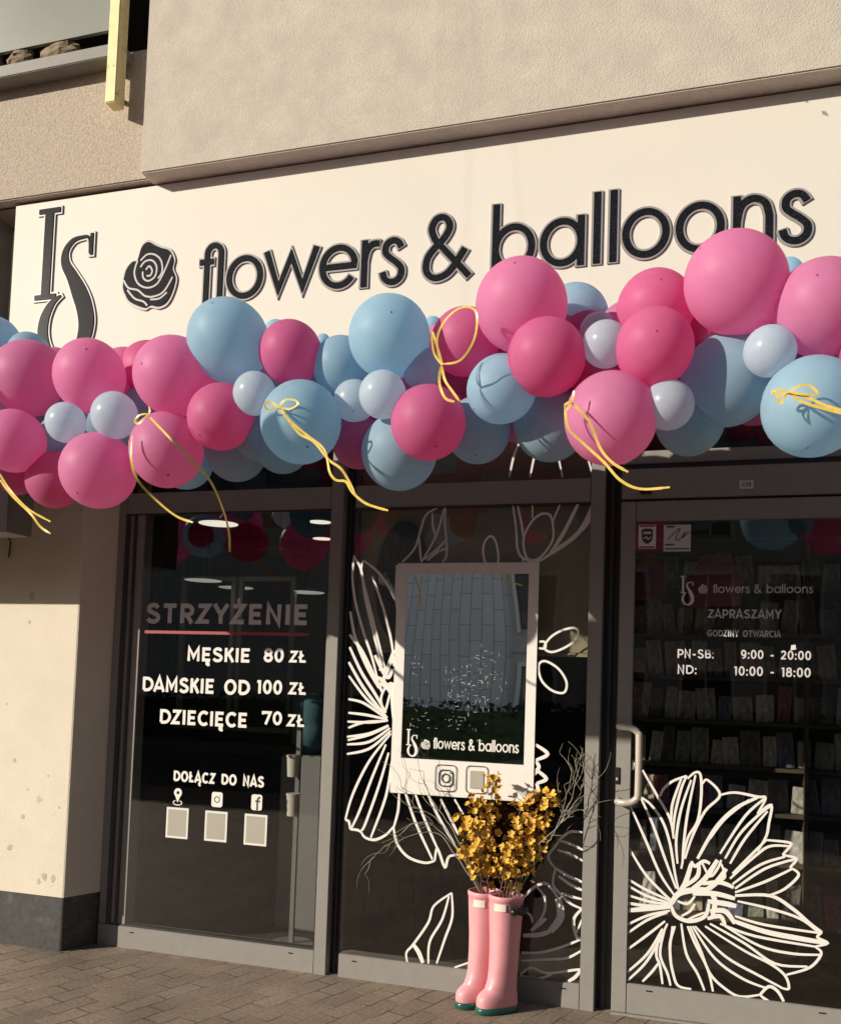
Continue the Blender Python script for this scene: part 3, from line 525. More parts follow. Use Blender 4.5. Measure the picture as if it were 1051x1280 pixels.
decal('flower_drawing', [[1.2,(190,265),(195,235)],[(230,265),(290,370),(340,460),(355,540)],[(300,370),(315,340),(350,310),(407,288)],[(407,288),(385,340),(360,440),(352,520)],[(385,300),(350,400),(345,470)],[(410,300),(440,275),(462,285),(465,370),(450,470),(410,540),(385,660)],[(425,305),(385,420),(365,540),(370,640)],[(442,285),(410,440),(395,560),(390,640)],[(470,320),(490,305),(540,365),(480,430),(430,530),(400,620)],[(540,365),(600,355),(690,372),(722,378),(690,440)],[1.4,(690,375),(600,420),(520,500),(450,620)],[(655,385),(560,460),(500,540)],[(720,378),(640,450),(540,600)],[(690,440),(745,405),(735,480),(725,530),(690,590)],[(745,408),(700,440),(620,520),(560,620)],[(730,430),(640,540),(580,640)],[(725,545),(815,555),(820,570),(790,605)],[(818,570),(740,570),(680,610),(580,700)],[(725,545),(660,610),(590,680)],[(790,605),(845,620),(820,655)],[(845,620),(720,660),(600,740)],[(800,612),(700,645),(590,722)],[(820,655),(855,685),(800,740),(740,766)],[(830,660),(720,712),(600,755)],[1.3,(600,768),(740,768),(830,820),(900,880),(948,915)],[(948,915),(930,935),(970,958),(920,972)],[(610,790),(740,820),(860,860),(930,912)],[(600,850),(720,885),(940,918)],[1.9,(590,868),(720,912),(860,940),(962,957)],[(540,880),(680,930),(920,972)],[(920,972),(945,1000),(900,1055),(805,1085)],[(560,890),(700,970),(830,1000),(940,1005)],[(500,880),(640,960),(760,1040),(890,1052)],[(480,890),(640,990),(740,1040),(800,1088),(815,1140),(780,1135)],[(440,890),(560,1010),(700,1090),(790,1138)],[(430,890),(520,1020),(630,1100),(730,1140)],[(420,890),(460,980),(500,1080),(560,1140),(620,1172),(700,1165)],[1.2,(700,1165),(735,1132),(770,1150),(795,1192)],[(410,890),(440,960),(490,1060),(512,1152)],[(385,880),(405,1000),(450,1080),(478,1148)],[(350,890),(340,1000),(355,1090),(375,1130),(425,1142)],[(320,900),(300,1000),(330,1080),(342,1128)],[(300,920),(285,1000),(300,1050),(310,1122)],[(360,890),(340,960),(345,1040)],[(170,1108),(240,1040),(290,960),(330,880)],[(168,1075),(250,1000),(310,900)],[(168,985),(250,925),(320,870)],[(168,920),(250,865),(330,835)],[(168,885),(250,848),(340,828)],[1.8,(168,828),(250,820),(345,812)],[1.2,(168,797),(240,808),(345,812)],[(168,765),(260,792),(350,805)],[(170,727),(250,770),(350,800)],[(170,700),(240,742),(340,788)],[(172,570),(240,680),(320,765),(350,790)],[(182,410),(240,540),(300,680),(360,770)],[(225,380),(270,480),(320,620),(365,740)],[(215,370),(260,400),(310,470),(340,560),(360,680),(375,750)],[(230,1112),(270,1070),(292,1040)],[(700,1165),(715,1178),(735,1190)],
  [1.86,(365,770),(400,720),(425,640)],[1.55,(400,730),(450,690),(455,640)],[1.36,(425,630),(440,650),(475,630),(500,640)],[1.86,(430,740),(480,700),(530,625)],[0.99,(470,640),(500,690),(530,660),(545,625)],[1.86,(460,760),(520,720),(565,660)],[0.93,(545,640),(560,690),(540,710)],[1.61,(470,720),(540,715),(595,735)],[1.86,(430,760),(520,760),(600,780)],[1.98,(490,790),(560,800),(605,810)],[1.86,(500,830),(560,830),(600,880)],[1.61,(490,860),(540,850),(560,885)],[2.17,(345,800),(375,760),(440,745),(500,745)],[1.55,(345,810),(365,850),(420,870),(480,850),(495,800)],[0.93,(385,850),(420,830),(440,800)],[1.86,(500,750),(520,790),(510,850)],[0.99,(370,790),(410,800),(440,770)],[0.87,(400,870),(440,850),(480,835)]], c7, DV, .0106, MT['vinyl'], dr)

# ------------------------------------------------------------------ door lettering and stickers
a, top = at(850, 746, DV), at(850, 721, DV)
b = MB(); ms = (at(850, 719.5, DV).z-at(850, 741, DV).z); monogram(b, a.x, at(850, 741, DV).z+.0, ms*.95, DV); b.build('monogram', MT['vinylgrey'], dr)
b = MB(); a = at(872.5, 742, DV); rose(b, a.x, a.z, at(884, 742, DV).x-a.x, DV, 0, 1, h=1.05); b.build('rose_emblem', [MT['vinylgrey'], MT['vinyldark']], dr)
line_at('lettering', 'flowers & balloons', 891, 1016, 741.2, 733.3, .15, MT['vinylgrey'], dr, DV, LOW, CLOSED, .14)
line_at('lettering', 'ZAPRASZAMY', 884.8, 976, 772.6, 761.5, .16, MT['vinylgrey'], dr, DV)
line_at('lettering', 'GODZINY OTWARCIA', 884, 975.5, 795.6, 787.2, .16, MT['vinylgrey'], dr, DV)
for row in ((('PN-SB:', 846.5, 892, 822.5, 811.3), ('9:00 - 20:00', 926, 1013.5, 823.5, 812.2)), (('ND:', 846.5, 870.5, 842.5, 831), ('10:00 - 18:00', 917.5, 1013, 844.5, 832.7))):
    row_at('lettering', row, .165, MT['vinylgrey'], dr, DV)
a, c = at(797.6, 686, DV), at(820, 655.7, DV); b = MB(); poly(b, rrect(a.x, c.x, a.z, c.z, .002, 2), DV, 0)
w_, h_ = c.x-a.x, c.z-a.z
for zz in (.0, .88): poly(b, [(a.x+.004, a.z+h_*zz+.003), (c.x-.004, a.z+h_*zz+.003), (c.x-.004, a.z+h_*(zz+.1)), (a.x+.004, a.z+h_*(zz+.1))], DV-.0003, 2)
poly(b, smooth_pts([(a.x+w_*p, a.z+h_*q) for p, q in ((.5, .2), (.76, .34), (.82, .62), (.8, .8), (.5, .84), (.2, .8), (.18, .62), (.24, .34))], True, 3), DV-.0003, 1)
strip(b, [(a.x+w_*.28, a.z+h_*.66), (a.x+w_*.72, a.z+h_*.66)], .01, DV-.0006, mi=0); strip(b, [(a.x+w_*p, a.z+h_*q) for p, q in ((.3, .42), (.45, .5), (.55, .38), (.7, .48))], .005, DV-.0006, mi=0)
b.build('shield_sticker', [MT['paper'], MT['vinyldark'], MT['vinylred']], dr)
a, c = at(829, 689.5, DV), at(863.5, 655.7, DV); b = MB(); poly(b, rrect(a.x, c.x, a.z, c.z, .002, 2), DV, 0); w_, h_ = c.x-a.x, c.z-a.z
strip(b, smooth_pts([(a.x+w_*p, a.z+h_*q) for p, q in ((.15, .45), (.4, .7), (.6, .85), (.45, .5), (.55, .42), (.8, .72), (.7, .5), (.95, .75))]), .004, DV-.0003, mi=1)
strip(b, [(a.x+w_*.05, a.z+h_*.26), (a.x+w_*.4, a.z+h_*.26)], .007, DV-.0003, mi=1); strip(b, [(a.x+w_*.05, a.z+h_*.1), (a.x+w_*.95, a.z+h_*.1)], .006, DV-.0003, mi=1); strip(b, [(a.x+w_*.1, a.z+h_*.93), (a.x+w_*.4, a.z+h_*.93)], .008, DV-.0003, mi=1)
b.build('signature_sticker', [MT['vinylgrey'], MT['vinyldark']], dr)
a, c = at(988, 813, DV), at(995, 806, DV); b = MB(); poly(b, [(a.x, a.z), (c.x, a.z+.004), (c.x-.003, c.z), (a.x+.002, c.z-.003)], DV); b.build('paper_scrap', MT['paper'], dr)

# ------------------------------------------------------------------ mirror poster stuck on the middle window
po = thing('mirror_poster', (-1.135, .006, .914), 'white framed mirror film poster with shop name stuck on the middle window', 'poster')
PY = .006; PX0, PX1, PZ0, PZ1 = -1.488, -.782, .912, 2.040; QX0, QX1, QZ0, QZ1 = -1.438, -.830, 1.083, 1.986
b = MB()
for x0, x1, z0, z1 in ((PX0, QX0, PZ0, PZ1), (QX1, PX1, PZ0, PZ1), (QX0, QX1, QZ1, PZ1), (QX0, QX1, PZ0, QZ0)): b.box(x0, x1, PY, PY+.006, z0, z1)
b.build('frame_print', MT['vinyl'], po)
b = MB(); nx, nz = 24, 30
for i in range(nx+1):
    for j in range(nz+1):
        fx, fz = i/nx, j/nz
        b.v.append((QX0+(QX1-QX0)*fx, PY+.003+.0014*math.sin(fx*math.pi)*math.sin(fz*math.pi*.9+.3)+.00015*math.sin(fx*7+fz*4), QZ0+(QZ1-QZ0)*fz))
for i in range(nx):
    for j in range(nz): k = i*(nz+1)+j; b.f.append((k, k+nz+1, k+nz+2, k+1)); b.mi.append(0)
b.build('mirror', MT['mirror'], po, True)
b = MB(); rs = random.Random(3)
for k in range(230):
    cu, cv = rs.choice([(585, 850), (597, 830), (570, 870), (590, 900), (520, 895), (513, 830), (615, 845), (580, 840)]); u, v = rs.gauss(cu, 13), rs.gauss(cv, 22)
    if not (508 < u < 655 and 800 < v < 935): continue
    p = at(u, v, PY-.004); an = rs.choice([0, 0, 90, 90, rs.uniform(0, 180)]); l = rs.uniform(.004, .02)
    strip(b, [(p.x, p.z), (p.x+l*math.cos(R(an)), p.z+l*math.sin(R(an)))], rs.uniform(.0006, .0019), PY-.0012-.00003*(k % 30))
b.build('scratches', MT['scratch'], po)
TY = PY-.004
a = at(507.5, 931, TY); ms = at(507.5, 912, TY).z-a.z
b = MB(); monogram(b, a.x, a.z, ms, TY); b.build('monogram', MT['vinyl'], po)
b = MB(); a = at(526, 936.5, TY); rose(b, a.x, a.z, at(537.5, 936, TY).x-a.x, TY, 0, 1, h=1.02); b.build('rose_emblem', [MT['vinyl'], MT['vinyldark']], po)
line_at('lettering', 'flowers & balloons', 541.5, 648, 936, 925.8, .17, MT['vinyl'], po, TY, LOW, CLOSED, .14)
b = MB(); a, c = at(543.5, 988.5, TY), at(570.7, 957.5, TY); strip(b, rrect(a.x, c.x, a.z, c.z, .02), .004, TY, closed=True)
cx, cz = (a.x+c.x)/2, (a.z+c.z)/2; strip(b, rrect(cx-.034, cx+.034, cz-.038, cz+.038, .02), .006, TY, closed=True); strip(b, arc(cx, cz, .02, 0, 360, 22)[:-1], .006, TY, closed=True); poly(b, arc(cx+.022, cz+.026, .004, 0, 360, 8)[:-1], TY); b.build('camera_icon', MT['vinyldark'], po)
b = MB(); a, c = at(581.8, 991, TY), at(609.8, 959, TY); strip(b, rrect(a.x, c.x, a.z, c.z, .02), .004, TY, closed=True); poly(b, rrect(a.x+.02, c.x-.02, a.z+.022, c.z-.022, .003, 2), TY, 1); b.build('blank_square', [MT['vinyldark'], MT['cardgrey']], po)

# ------------------------------------------------------------------ shop sign
SZ0, SZ1 = 2.955, 3.914; SX0 = -3.565
sg = thing('shop_sign', (-1.4, SY, SZ0), 'long white fascia sign with black raised letters above the shopfront', 'sign')
b = MB(); b.box(SX0, 5.9, SY, SY+.14, SZ0, SZ1, bev=.004); pn = b.build('sign_panel', MT['sign'], sg)
b = MB()
for u, v, s in ((1031, 141, .014), (1008, 126, .008), (1040, 116, .005)): p = at(u, v, SY-.002); poly(b, [(p.x-s, p.z+s*.9), (p.x+s*.2, p.z+s*.6), (p.x+s, p.z-s), (p.x-s*.6, p.z-s*.2)], SY-.0012)
b.build('chipped_paint', MT['lettergrey'], pn)
BZ = 3.272; XH = .222
LET = [('fl', 246, 276), ('o', 280, 326), ('w', 327, 395), ('e', 397, 443), ('r', 448, 471), ('s', 473, 503), ('&', 527, 587), ('b', 612, 667), ('a', 673, 730), ('l', 738.5, 750.5), ('l', 758.5, 771.5), ('o', 776, 836), ('o', 843, 905), ('n', 914, 967), ('s', 973, 1014)]
BW, FWD = .026, .016
for c, u0, u1 in LET:
    vv = 372-(u0-252)*.103; x0 = at(u0, vv, SY-.02).x; x1 = at(u1, vv, SY-.02).x
    wd = LOW[c][1]; s = (x1-x0)/wd; off = .02 if c == 'fl' else 0
    g = MB(); f_ = MB()
    for q, st in enumerate(LOW[c][0]):
        P = [(x0+(p[0]+off)*s, BZ+p[1]*XH) for p in st]; cl = q in CLOSED.get(c, ())
        strip(g, P, .132*XH+.018, SY-.007-.0006*q, .007, cl, ext=.006); strip(f_, P, .132*XH-.001, SY-.0105-.0006*q, .002, cl)
    lo = g.build('letter', MT['lettergrey'], sg); f_.build('letter_face', MT['signblack'], lo)
zi = at(56, 372, SY).z; zt = at(58, 265, SY).z; xi = at(44, 372, SY).x; s_ = (zt-zi)
for wch in 'IS':
    g = MB(); monogram(g, xi, zi, s_, SY-.007, .007, .007, which=wch); lo = g.build('letter', MT['lettergrey'], sg)
    g = MB(); monogram(g, xi, zi, s_, SY-.011, -.003, .002, which=wch); g.build('letter_face', MT['signblack'], lo)
a = at(153, 389, SY); wr = at(219, 380, SY).x-a.x
g = MB(); rose(g, a.x, a.z, wr, SY-.007, 0, 0, .007, .06, False, 1.13); lo = g.build('rose_emblem', MT['lettergrey'], sg)
g = MB(); rose(g, a.x, a.z, wr, SY-.011, 0, 1, .002, -.02, True, 1.13); g.build('rose_face', [MT['signblack'], MT['lettergrey']], lo)

# ------------------------------------------------------------------ balcony corner at the upper left
b = MB(); b.box(-9, -2.86, -.535, -.30, 4.537, 4.603, bev=.004); one('balcony_ledge', 'grey metal balcony ledge under the pale sheet at upper left', 'ledge', b, MT['ledge'])
b = MB(); b.box(-9, -2.86, -.505, -.485, 4.700, 7); one('balcony_sheet', 'large pale grey balcony panel above the grey ledge at upper left', 'panel', b, MT['pale'])
for k, (u, v, sx, sz, lab) in enumerate(((26, 74, .075, .055, 'smaller clump of old foam on the ledge farther from the yellow post'), (74, 66, .12, .06, 'broad clump of old foam on the ledge nearest the yellow post'), (-6, 76, .04, .045, 'sliver of old foam on the ledge cut by left edge of photo'))):
    p = at(u, v, -.475); b = MB(); rs = random.Random(k); rings = []
    for i in range(9):
        t = i/8; zz = -sz+2*sz*t; rr = math.sqrt(max(.02, 1-(2*t-1)**2))
        rings.append([(p.x+sx*rr*math.cos(a_)*rs.uniform(.75, 1.2), -.475+.04*rr*math.sin(a_)*rs.uniform(.75, 1.2), p.z+zz+rs.uniform(-.008, .008)) for a_ in [2*math.pi*j/14 for j in range(14)]])
    b.loft(rings); one('foam_clump', lab, 'foam', b, MT['foam'])
q0, q1 = at(130.5, 128, -.555), at(143.5, 129, -.555)
ps = thing('square_post', (q0.x+.03, -.51, q0.z), 'yellow painted square post on two brackets at upper left', 'post')
b = MB(); b.box(q0.x, q1.x, -.555, -.478, q0.z, 6.5, bev=.004); b.build('post', MT['yellow'], ps)
for zz in (q0.z+.06, q0.z+.2):
    b = MB(); b.box(q0.x+.02, q0.x+.036, -.478, -.428, zz, zz+.02); b.build('bracket', MT['ledge'], ps)
# wall lamp on the pillar at the left edge
wl = thing('wall_lamp', (-3.62, -.26, 1.95), 'brown cylindrical wall lamp with a dangling cable at left edge of pillar', 'lamp')
p = at(6, 632, -.26); zb = at(6, 663, -.26).z; ztp = at(6, 598, -.26).z
b = MB(); b.lathe([(.052, 0), (.06, .004), (.06, .02), (.054, .022), (.054, ztp-zb), (.0, ztp-zb)], (p.x, -.26, zb), 28); b.build('lamp_body', MT['brownm'], wl, False)
b = MB(); b.box(p.x-.02, p.x+.02, -.21, -.188, zb+.06, zb+.14); b.build('wall_bracket', MT['brownm'], wl)
b = MB(); b.tube(smooth_pts([(p.x, -.25, zb), (p.x-.01, -.23, zb-.02), (p.x-.004, -.2, zb-.05), (p.x-.012, -.196, zb-.14)]), .004); b.lathe([(.0, 0), (.016, .004), (.016, .012), (0, .016)], (p.x-.004, -.205, zb-.03), 12); b.build('cable', MT['black'], wl)

# ------------------------------------------------------------------ balloons
YF, YM, YB, YW = -1.02, -.89, -.68, -1.06
BAL = [  # u, v, rx, ry, colour, depth, dot (du,dv) or None, label
 (-6,428,30,33,'blue',YB+.02,None,'blue balloon cut by left edge of photo, beside the end of the sign'),
 (36,441,26,26,'blue',YB+.03,None,'small blue balloon peeping over the leftmost pink balloon beside the letter S'),
 (37,473,47,48,'pink',YM,None,'pink balloon at left edge under the peeping blue one, left of the S swash'),
 (112,470,44,46,'pink',YF+.02,(-4,-31),'pink balloon with dark dot at top, covering the foot of the letter S'),
 (171,483,25,30,'hot',YB,(-15,-8),'hot pink balloon mostly hidden behind big pink one left of the rose balloon bow'),
 (160,457,14,15,'blue',YB+.05,None,'tiny lilac looking balloon peeping up behind pink ones under the rose emblem'),
 (218,470,51,50,'pink',YF,(-38,-12),'big pink balloon directly under the rose emblem, bow at its foot'),
 (143,519,31,28,'white',YW,None,'pale balloon left of the knotted ribbon between two pink balloons'),
 (82,528,25,25,'white',YW,None,'smaller pale balloon left of the pale one beside the ribbon knot'),
 (3,500,18,18,'white',YM,None,'pale balloon sliver at left edge between two pink balloons'),
 (17,551,39,39,'pink',YF,None,'pink balloon cut by left edge above the short hanging ribbon'),
 (72,543,23,23,'blue',YM+.04,None,'shaded blue balloon behind the smaller pale balloon at left'),
 (113,532,14,16,'blue',YB,None,'blue balloon sliver in the gap between the two pale balloons at left'),
 (68,600,32,39,'hot',YM,None,'shaded hot pink balloon hanging low behind two pink ones at left'),
 (21,597,22,22,'hot',YM+.09,None,'hot pink balloon low at left edge behind the short hanging ribbon'),
 (123,588,47,47,'pink',YF,(-24,28),'low pink balloon over the pillar corner, left of the loosely hanging ribbon'),
 (208,562,47,47,'pink',YF+.02,(2,29),'pink balloon crossed by the long ribbon that hangs from the knot'),
 (179,509,15,16,'hot',YB,None,'hot pink balloon sliver behind the ribbon knot at left'),
 (231,577,35,35,'blue',YB,None,'shaded blue balloon low behind the ribbon crossed pink one'),
 (285.6,426,49,54,'blue',YF+.02,(-18,-43),'large tall blue balloon covering the foot of the fl letters'),
 (363,440.6,40,40,'hot',YF+.05,(-12,-34),'hot pink balloon under the letter w beside the large tall blue one'),
 (345,414,15,15,'blue',YB+.05,None,'small blue sliver between large blue and hot pink balloons under the w'),
 (276.6,520.6,42,41,'hot',YF,(-25,22),'hot pink balloon under the large tall blue one'),
 (318,491.6,27,27,'white',YW,None,'pale balloon squeezed above the bowed blue balloon'),
 (376,527.6,51,52,'blue',YF-.02,(8,29),'blue balloon with yellow bow above the left window'),
 (325,545,27,36,'blue',YM,None,'blue balloon just left behind the bowed blue balloon above left window'),
 (353,556,36,36,'blue',YM+.03,None,'blue balloon under and behind the bowed balloon above left window'),
 (295,563,40,38,'blue',YB-.02,None,'shaded blue balloon hanging low under the hot pink one above left window'),
 (427,457,36,37,'blue',YM,None,'mid blue balloon under the letter e, left of the large round blue one'),
 (448,553,32,34,'hot',YM+.03,None,'shaded hot pink balloon behind pale pair above the window post'),
 (404,426,9,9,'blue',YB+.06,None,'tiny lilac sliver behind hot pink balloon under the letter w'),
 (486.6,421,52,50,'blue',YF+.02,(2,-27),'large round blue balloon under the letters r and s'),
 (443,501,25,29,'white',YM-.06,(-2,13),'left pale balloon of the touching pale pair under the large round blue one'),
 (478,493,31,29,'white',YW,None,'right pale balloon of the touching pale pair under the large round blue one'),
 (528,461,26,26,'white',YM-.06,None,'pale balloon tucked left of the looped ribbon'),
 (499,565,49,48,'blue',YM,None,'blue balloon hanging lowest above the middle window'),
 (535,528,47,47,'hot',YF,(9,28),'glossy hot pink balloon left of the shaded blues above the poster'),
 (581,427,43,44,'hot',YM,None,'hot pink balloon framed by the looped yellow ribbon'),
 (541,408,13,13,'blue',YB+.04,None,'small blue sliver behind the looped ribbon under the ampersand'),
 (651.6,382,57,59,'pink',YF,(-8,-49),'large pink balloon covering the foot of the letter b'),
 (718,397,42,42,'blue',YB,None,'lilac shaded balloon right behind the large pink one under the letter a'),
 (683,446,50,50,'hot',YF-.04,None,'hot pink balloon overlapping the foot of the large pink one under the b'),
 (627,486,42,43,'blue',YF+.02,(-33,22),'blue balloon left under the overlapping hot pink one, right of the looped ribbon'),
 (597,537,43,41,'blue',YM+.06,(-3,29),'darker shaded blue balloon low above the right half of the poster'),
 (688,530,46,46,'blue',YM+.06,(-4,31),'shaded blue balloon left behind the ribboned low pink one'),
 (573,486,18,18,'blue',YB,None,'small shaded blue balloon behind end of the looped ribbon'),
 (693,503,21,20,'hot',YM+.02,None,'hot pink sliver above the ribbon knot of the low pink balloon'),
 (748,482,32,32,'hot',YM+.02,None,'shaded hot pink balloon above the ribboned low pink one'),
 (748,414,23,24,'white',YM,None,'pale balloon half hidden behind another pale one under the letter a'),
 (757,430,27,32,'white',YW+.02,None,'pale oval balloon in front of a hidden pale one, left of two hot pinks'),
 (763,523,58,57,'pink',YF-.02,None,'large low pink balloon with ribbon trailing over the door post'),
 (819,386,48,48,'hot',YM,(6,-32),'upper of the two stacked hot pink balloons, with puckered tip on top'),
 (818,434,49,49,'hot',YF-.04,(2,-18),'lower of the two stacked hot pink balloons, soft dot on its face'),
 (835,506,32,32,'white',YW+.02,None,'pale balloon under the stacked hot pinks, partly shaded'),
 (920,353.5,62,64,'pink',YF,(-40,-44),'largest pink balloon covering the foot of the letter n'),
 (882,412,22,20,'hot',YM+.04,None,'pink sliver under the largest pink balloon at its left'),
 (909,475,57,58,'blue',YM+.02,None,'large blue balloon crossed by a curved shadow, above the door'),
 (962,438.6,32,32,'white',YW,None,'pale balloon between the largest pink and the right edge pink'),
 (1029,384.6,60,60,'pink',YF,(-7,-37),'large pink balloon cut by right edge of photo under the letter s'),
 (985,341,19,19,'blue',YB+.03,None,'lilac sliver between the two largest pink balloons at right'),
 (1015.6,508,61,63,'blue',YF-.02,(-6,48),'large blue balloon with yellow bow at right edge above the door'),
 (862,526,44,43,'blue',YM+.08,None,'shaded blue balloon hanging low right of the large low pink one'),
 (1040,455,28,28,'blue',YM+.02,None,'shaded blue balloon wedged above the bowed one at right edge'),
 (1063,540,24,24,'blue',YM,None,'blue sliver at right edge behind the bowed blue balloon'),
 (928,428,26,26,'blue',YB,None,'blue sliver under the largest pink balloon behind the pale one'),
 # garland goes on outside the frame; two low left ones added to cast shade
 (-46,577,40,40,'blue',YF,None,'blue balloon of the garland outside the photo'),(-102,586,42,42,'pink',YF,None,'pink balloon of the garland outside the photo'),(-52,470,46,48,'pink',YF,None,'pink balloon of the garland outside the photo'),(-130,490,50,50,'blue',YF,None,'blue balloon of the garland outside the photo'),
 (1110,430,60,60,'hot',YF,None,'hot pink balloon of the garland outside the photo'),(1140,520,60,60,'pink',YF,None,'pink balloon of the garland outside the photo'),(1120,350,58,58,'blue',YM,None,'blue balloon of the garland outside the photo'),
]
rs = random.Random(4)
for u in range(-20, 1080, 42):  # filler balloons added to close sun gaps in the garland
    v = 500 if u < 560 else 500-(u-560)*.075
    for dv in ((-32, 24) if u < 560 else (-66, -30, 24)): BAL.append((u+rs.uniform(-10, 10), v+dv+rs.uniform(-8, 8), 38, 38, rs.choice(['hot', 'pink', 'blue']), YB-.03, None, 'balloon mostly hidden deep inside the garland behind bigger balloons'))
def balloon_mesh(name, M, K, nipple):
    b = MB(); n = 40; prof = []
    for i in range(0, 29):
        t = math.pi*i/28; z = -math.cos(t); r = math.sin(t)
        if z < 0: z *= 1+.10*(-z)**6; r *= 1-.10*(-z)**4 if z > -1 else .6
        if i == 28: z += .0; 
        prof.append((max(r, .0), z))
    prof[0] = (.045, -1.08); prof.insert(0, (.07, -1.17)); prof.insert(0, (.03, -1.19))
    prof[-1] = (.0001, 1.004 if nipple else 1.0)
    k = len(prof); n2 = n
    b.lathe(prof, n=n2, cap0=True, cap1=False)
    if nipple:
        b.lathe([(.034, .9992), (.032, 1.004), (.018, 1.010), (.0005, 1.012)], n=14, mi=1, cap0=False, cap1=False)
    o = b.build(name, [M, K], None, True); return o
KN = {'pink': 'knotp', 'hot': 'knotp', 'blue': 'knotb', 'white': 'knotb'}
protos = {}
rs = random.Random(11)
for (u, v, rx, ry, c, y, dot, lab) in BAL:
    key = (c, dot is not None)
    if key not in protos:
        o = balloon_mesh('balloon', MT[c], MT[KN[c]], dot is not None); protos[key] = o
    else:
        o = protos[key].copy(); col.objects.link(o)
    p = at(u, v, y); k = (y-CAM.y)/(FW + RT*((u-PP[0])/F_PX) - UP*((v-PP[1])/F_PX)).y/F_PX
    r = rx*k; vd = (CAM-p).normalized()
    if dot: du, dv = dot[0]/rx, dot[1]/ry
    else:
        an = rs.uniform(0, 6.28); q = .45; du, dv = q*math.cos(an), q*math.sin(an)
    rgt = UP.cross(vd).normalized(); upv = vd.cross(rgt)
    dz = math.sqrt(max(0, 1-du*du-dv*dv))
    ax = (rgt*du - upv*dv + vd*dz).normalized()
    o.rotation_mode = 'QUATERNION'; o.rotation_quaternion = ax.to_track_quat('Z', 'Y')
    o.location = p; rr = (rx+ry)/2*k; o.scale = (rr*rs.uniform(.97, 1.0), rr*rs.uniform(.98, 1.02), rr*rs.uniform(1.0, 1.05))
    tag(o, lab, 'balloon', 'balloons of the garland under the sign')

# ------------------------------------------------------------------ ribbons
def ribbon(mb, pts, y, w=.0095, fold=.35, dy=None):
    P = []
    for i, p in enumerate(pts): P.append(at(p[0], p[1], (y if len(p) < 3 else p[2])-.26))
    P = smooth_pts([tuple(q) for q in P], sub=8); n = len(P); L = []; Rr = []
    for i in range(n):
        a = Vector(P[min(i+1, n-1)])-Vector(P[max(i-1, 0)]); a.normalize()
        tw = fold*math.sin(i*.21+pts[0][0])
        nrm = Vector((0, -1, 0)); side = a.cross(nrm); side = side.normalized() if side.length > 1e-3 else Vector((1, 0, 0))
        s2 = side*math.cos(tw)+a.cross(side)*math.sin(tw); ww = w/2*(1 if 2 < i < n-3 else .7)
        L.append(Vector(P[i])+s2*ww); Rr.append(Vector(P[i])-s2*ww)
    mb.add(L+Rr, [(i, i+1, n+i+1, n+i) for i in range(n-1)])
def ribbon_thing(lab, tails, bow, y):
    t = thing('ribbon', at(*tails[0][0][:2], y), lab, 'ribbon', 'yellow curling ribbons on the garland')
    for tl in tails:
        b = MB(); ribbon(b, tl, y); b.build('ribbon_tail', MT['ribbon'], t, True)
    if bow:
        b = MB()
        for bl in bow: ribbon(b, bl, y-.006, .008, .3)
        b.build('bow', MT['ribbon'], t, True)
    return t
ribbon_thing('yellow ribbon tied over blue balloon, tails curling down onto the window post', [[(348,508),(362,526),(385,545),(405,562),(412,590),(420,600),(432,602),(440,615),(455,628),(470,634),(485,638)],[(349,508),(372,540),(392,552),(410,574),(425,585),(434,598),(444,618)]], [[(348,509),(338,502),(331,506),(336,512),(348,509)],[(348,509),(356,500),(368,500),(372,505),(362,511),(348,509)]], -.96)
ribbon_thing('yellow ribbon knotted at left with one long and one short tail over the left window', [[(183,517),(205,540),(238,575),(262,600),(278,635),(286,665),(287,690)],[(165,545,-.92),(164,575,-.92),(172,600,-.9),(195,625,-.84),(220,645,-.82),(241,653,-.82)]], [[(183,517),(174,519),(168,526),(174,529),(184,518)],[(184,520),(187,514),(186,508)]], -.95)
ribbon_thing('yellow ribbon looped in a big ring over the hot pink balloon', [[(552,457),(556,475),(566,490),(574,501)],[(551,457),(549,478),(556,497),(568,502)]], [[(552,456),(542,440),(540,415),(546,432),(553,455)],[(552,455),(575,450),(592,425),(596,395),(588,384),(572,386),(555,402),(546,425),(551,454)]], -.955)
ribbon_thing('yellow ribbon knotted at the low pink balloon, trailing past the door post', [[(713,502),(735,525),(750,560),(765,578),(785,590)],[(706,510),(710,535),(730,555),(755,578),(775,600),(800,611),(837,609)]], [[(712,502),(706,506),(708,512),(714,504)],[(712,504),(716,496),(717,488)]], -.97)
ribbon_thing('yellow ribbon bow on the blue balloon at the right edge, tail running out of frame', [[(986,490),(1010,497),(1030,506),(1060,515)],[(985,491),(1005,503),(1035,512),(1060,518)]], [[(985,490),(972,487),(965,491),(974,493),(985,490)],[(985,490),(1000,482),(1012,482),(1022,492),(1008,493),(985,490)],[(985,490),(978,500),(975,504),(972,496),(985,490)]], -.99)
ribbon_thing('short yellow ribbon hanging from the pink balloon at left edge over the pillar', [[(0,600),(15,620),(38,642),(50,658),(63,667)],[(-2,590),(12,612),(35,636),(63,652)]], None, -.86)

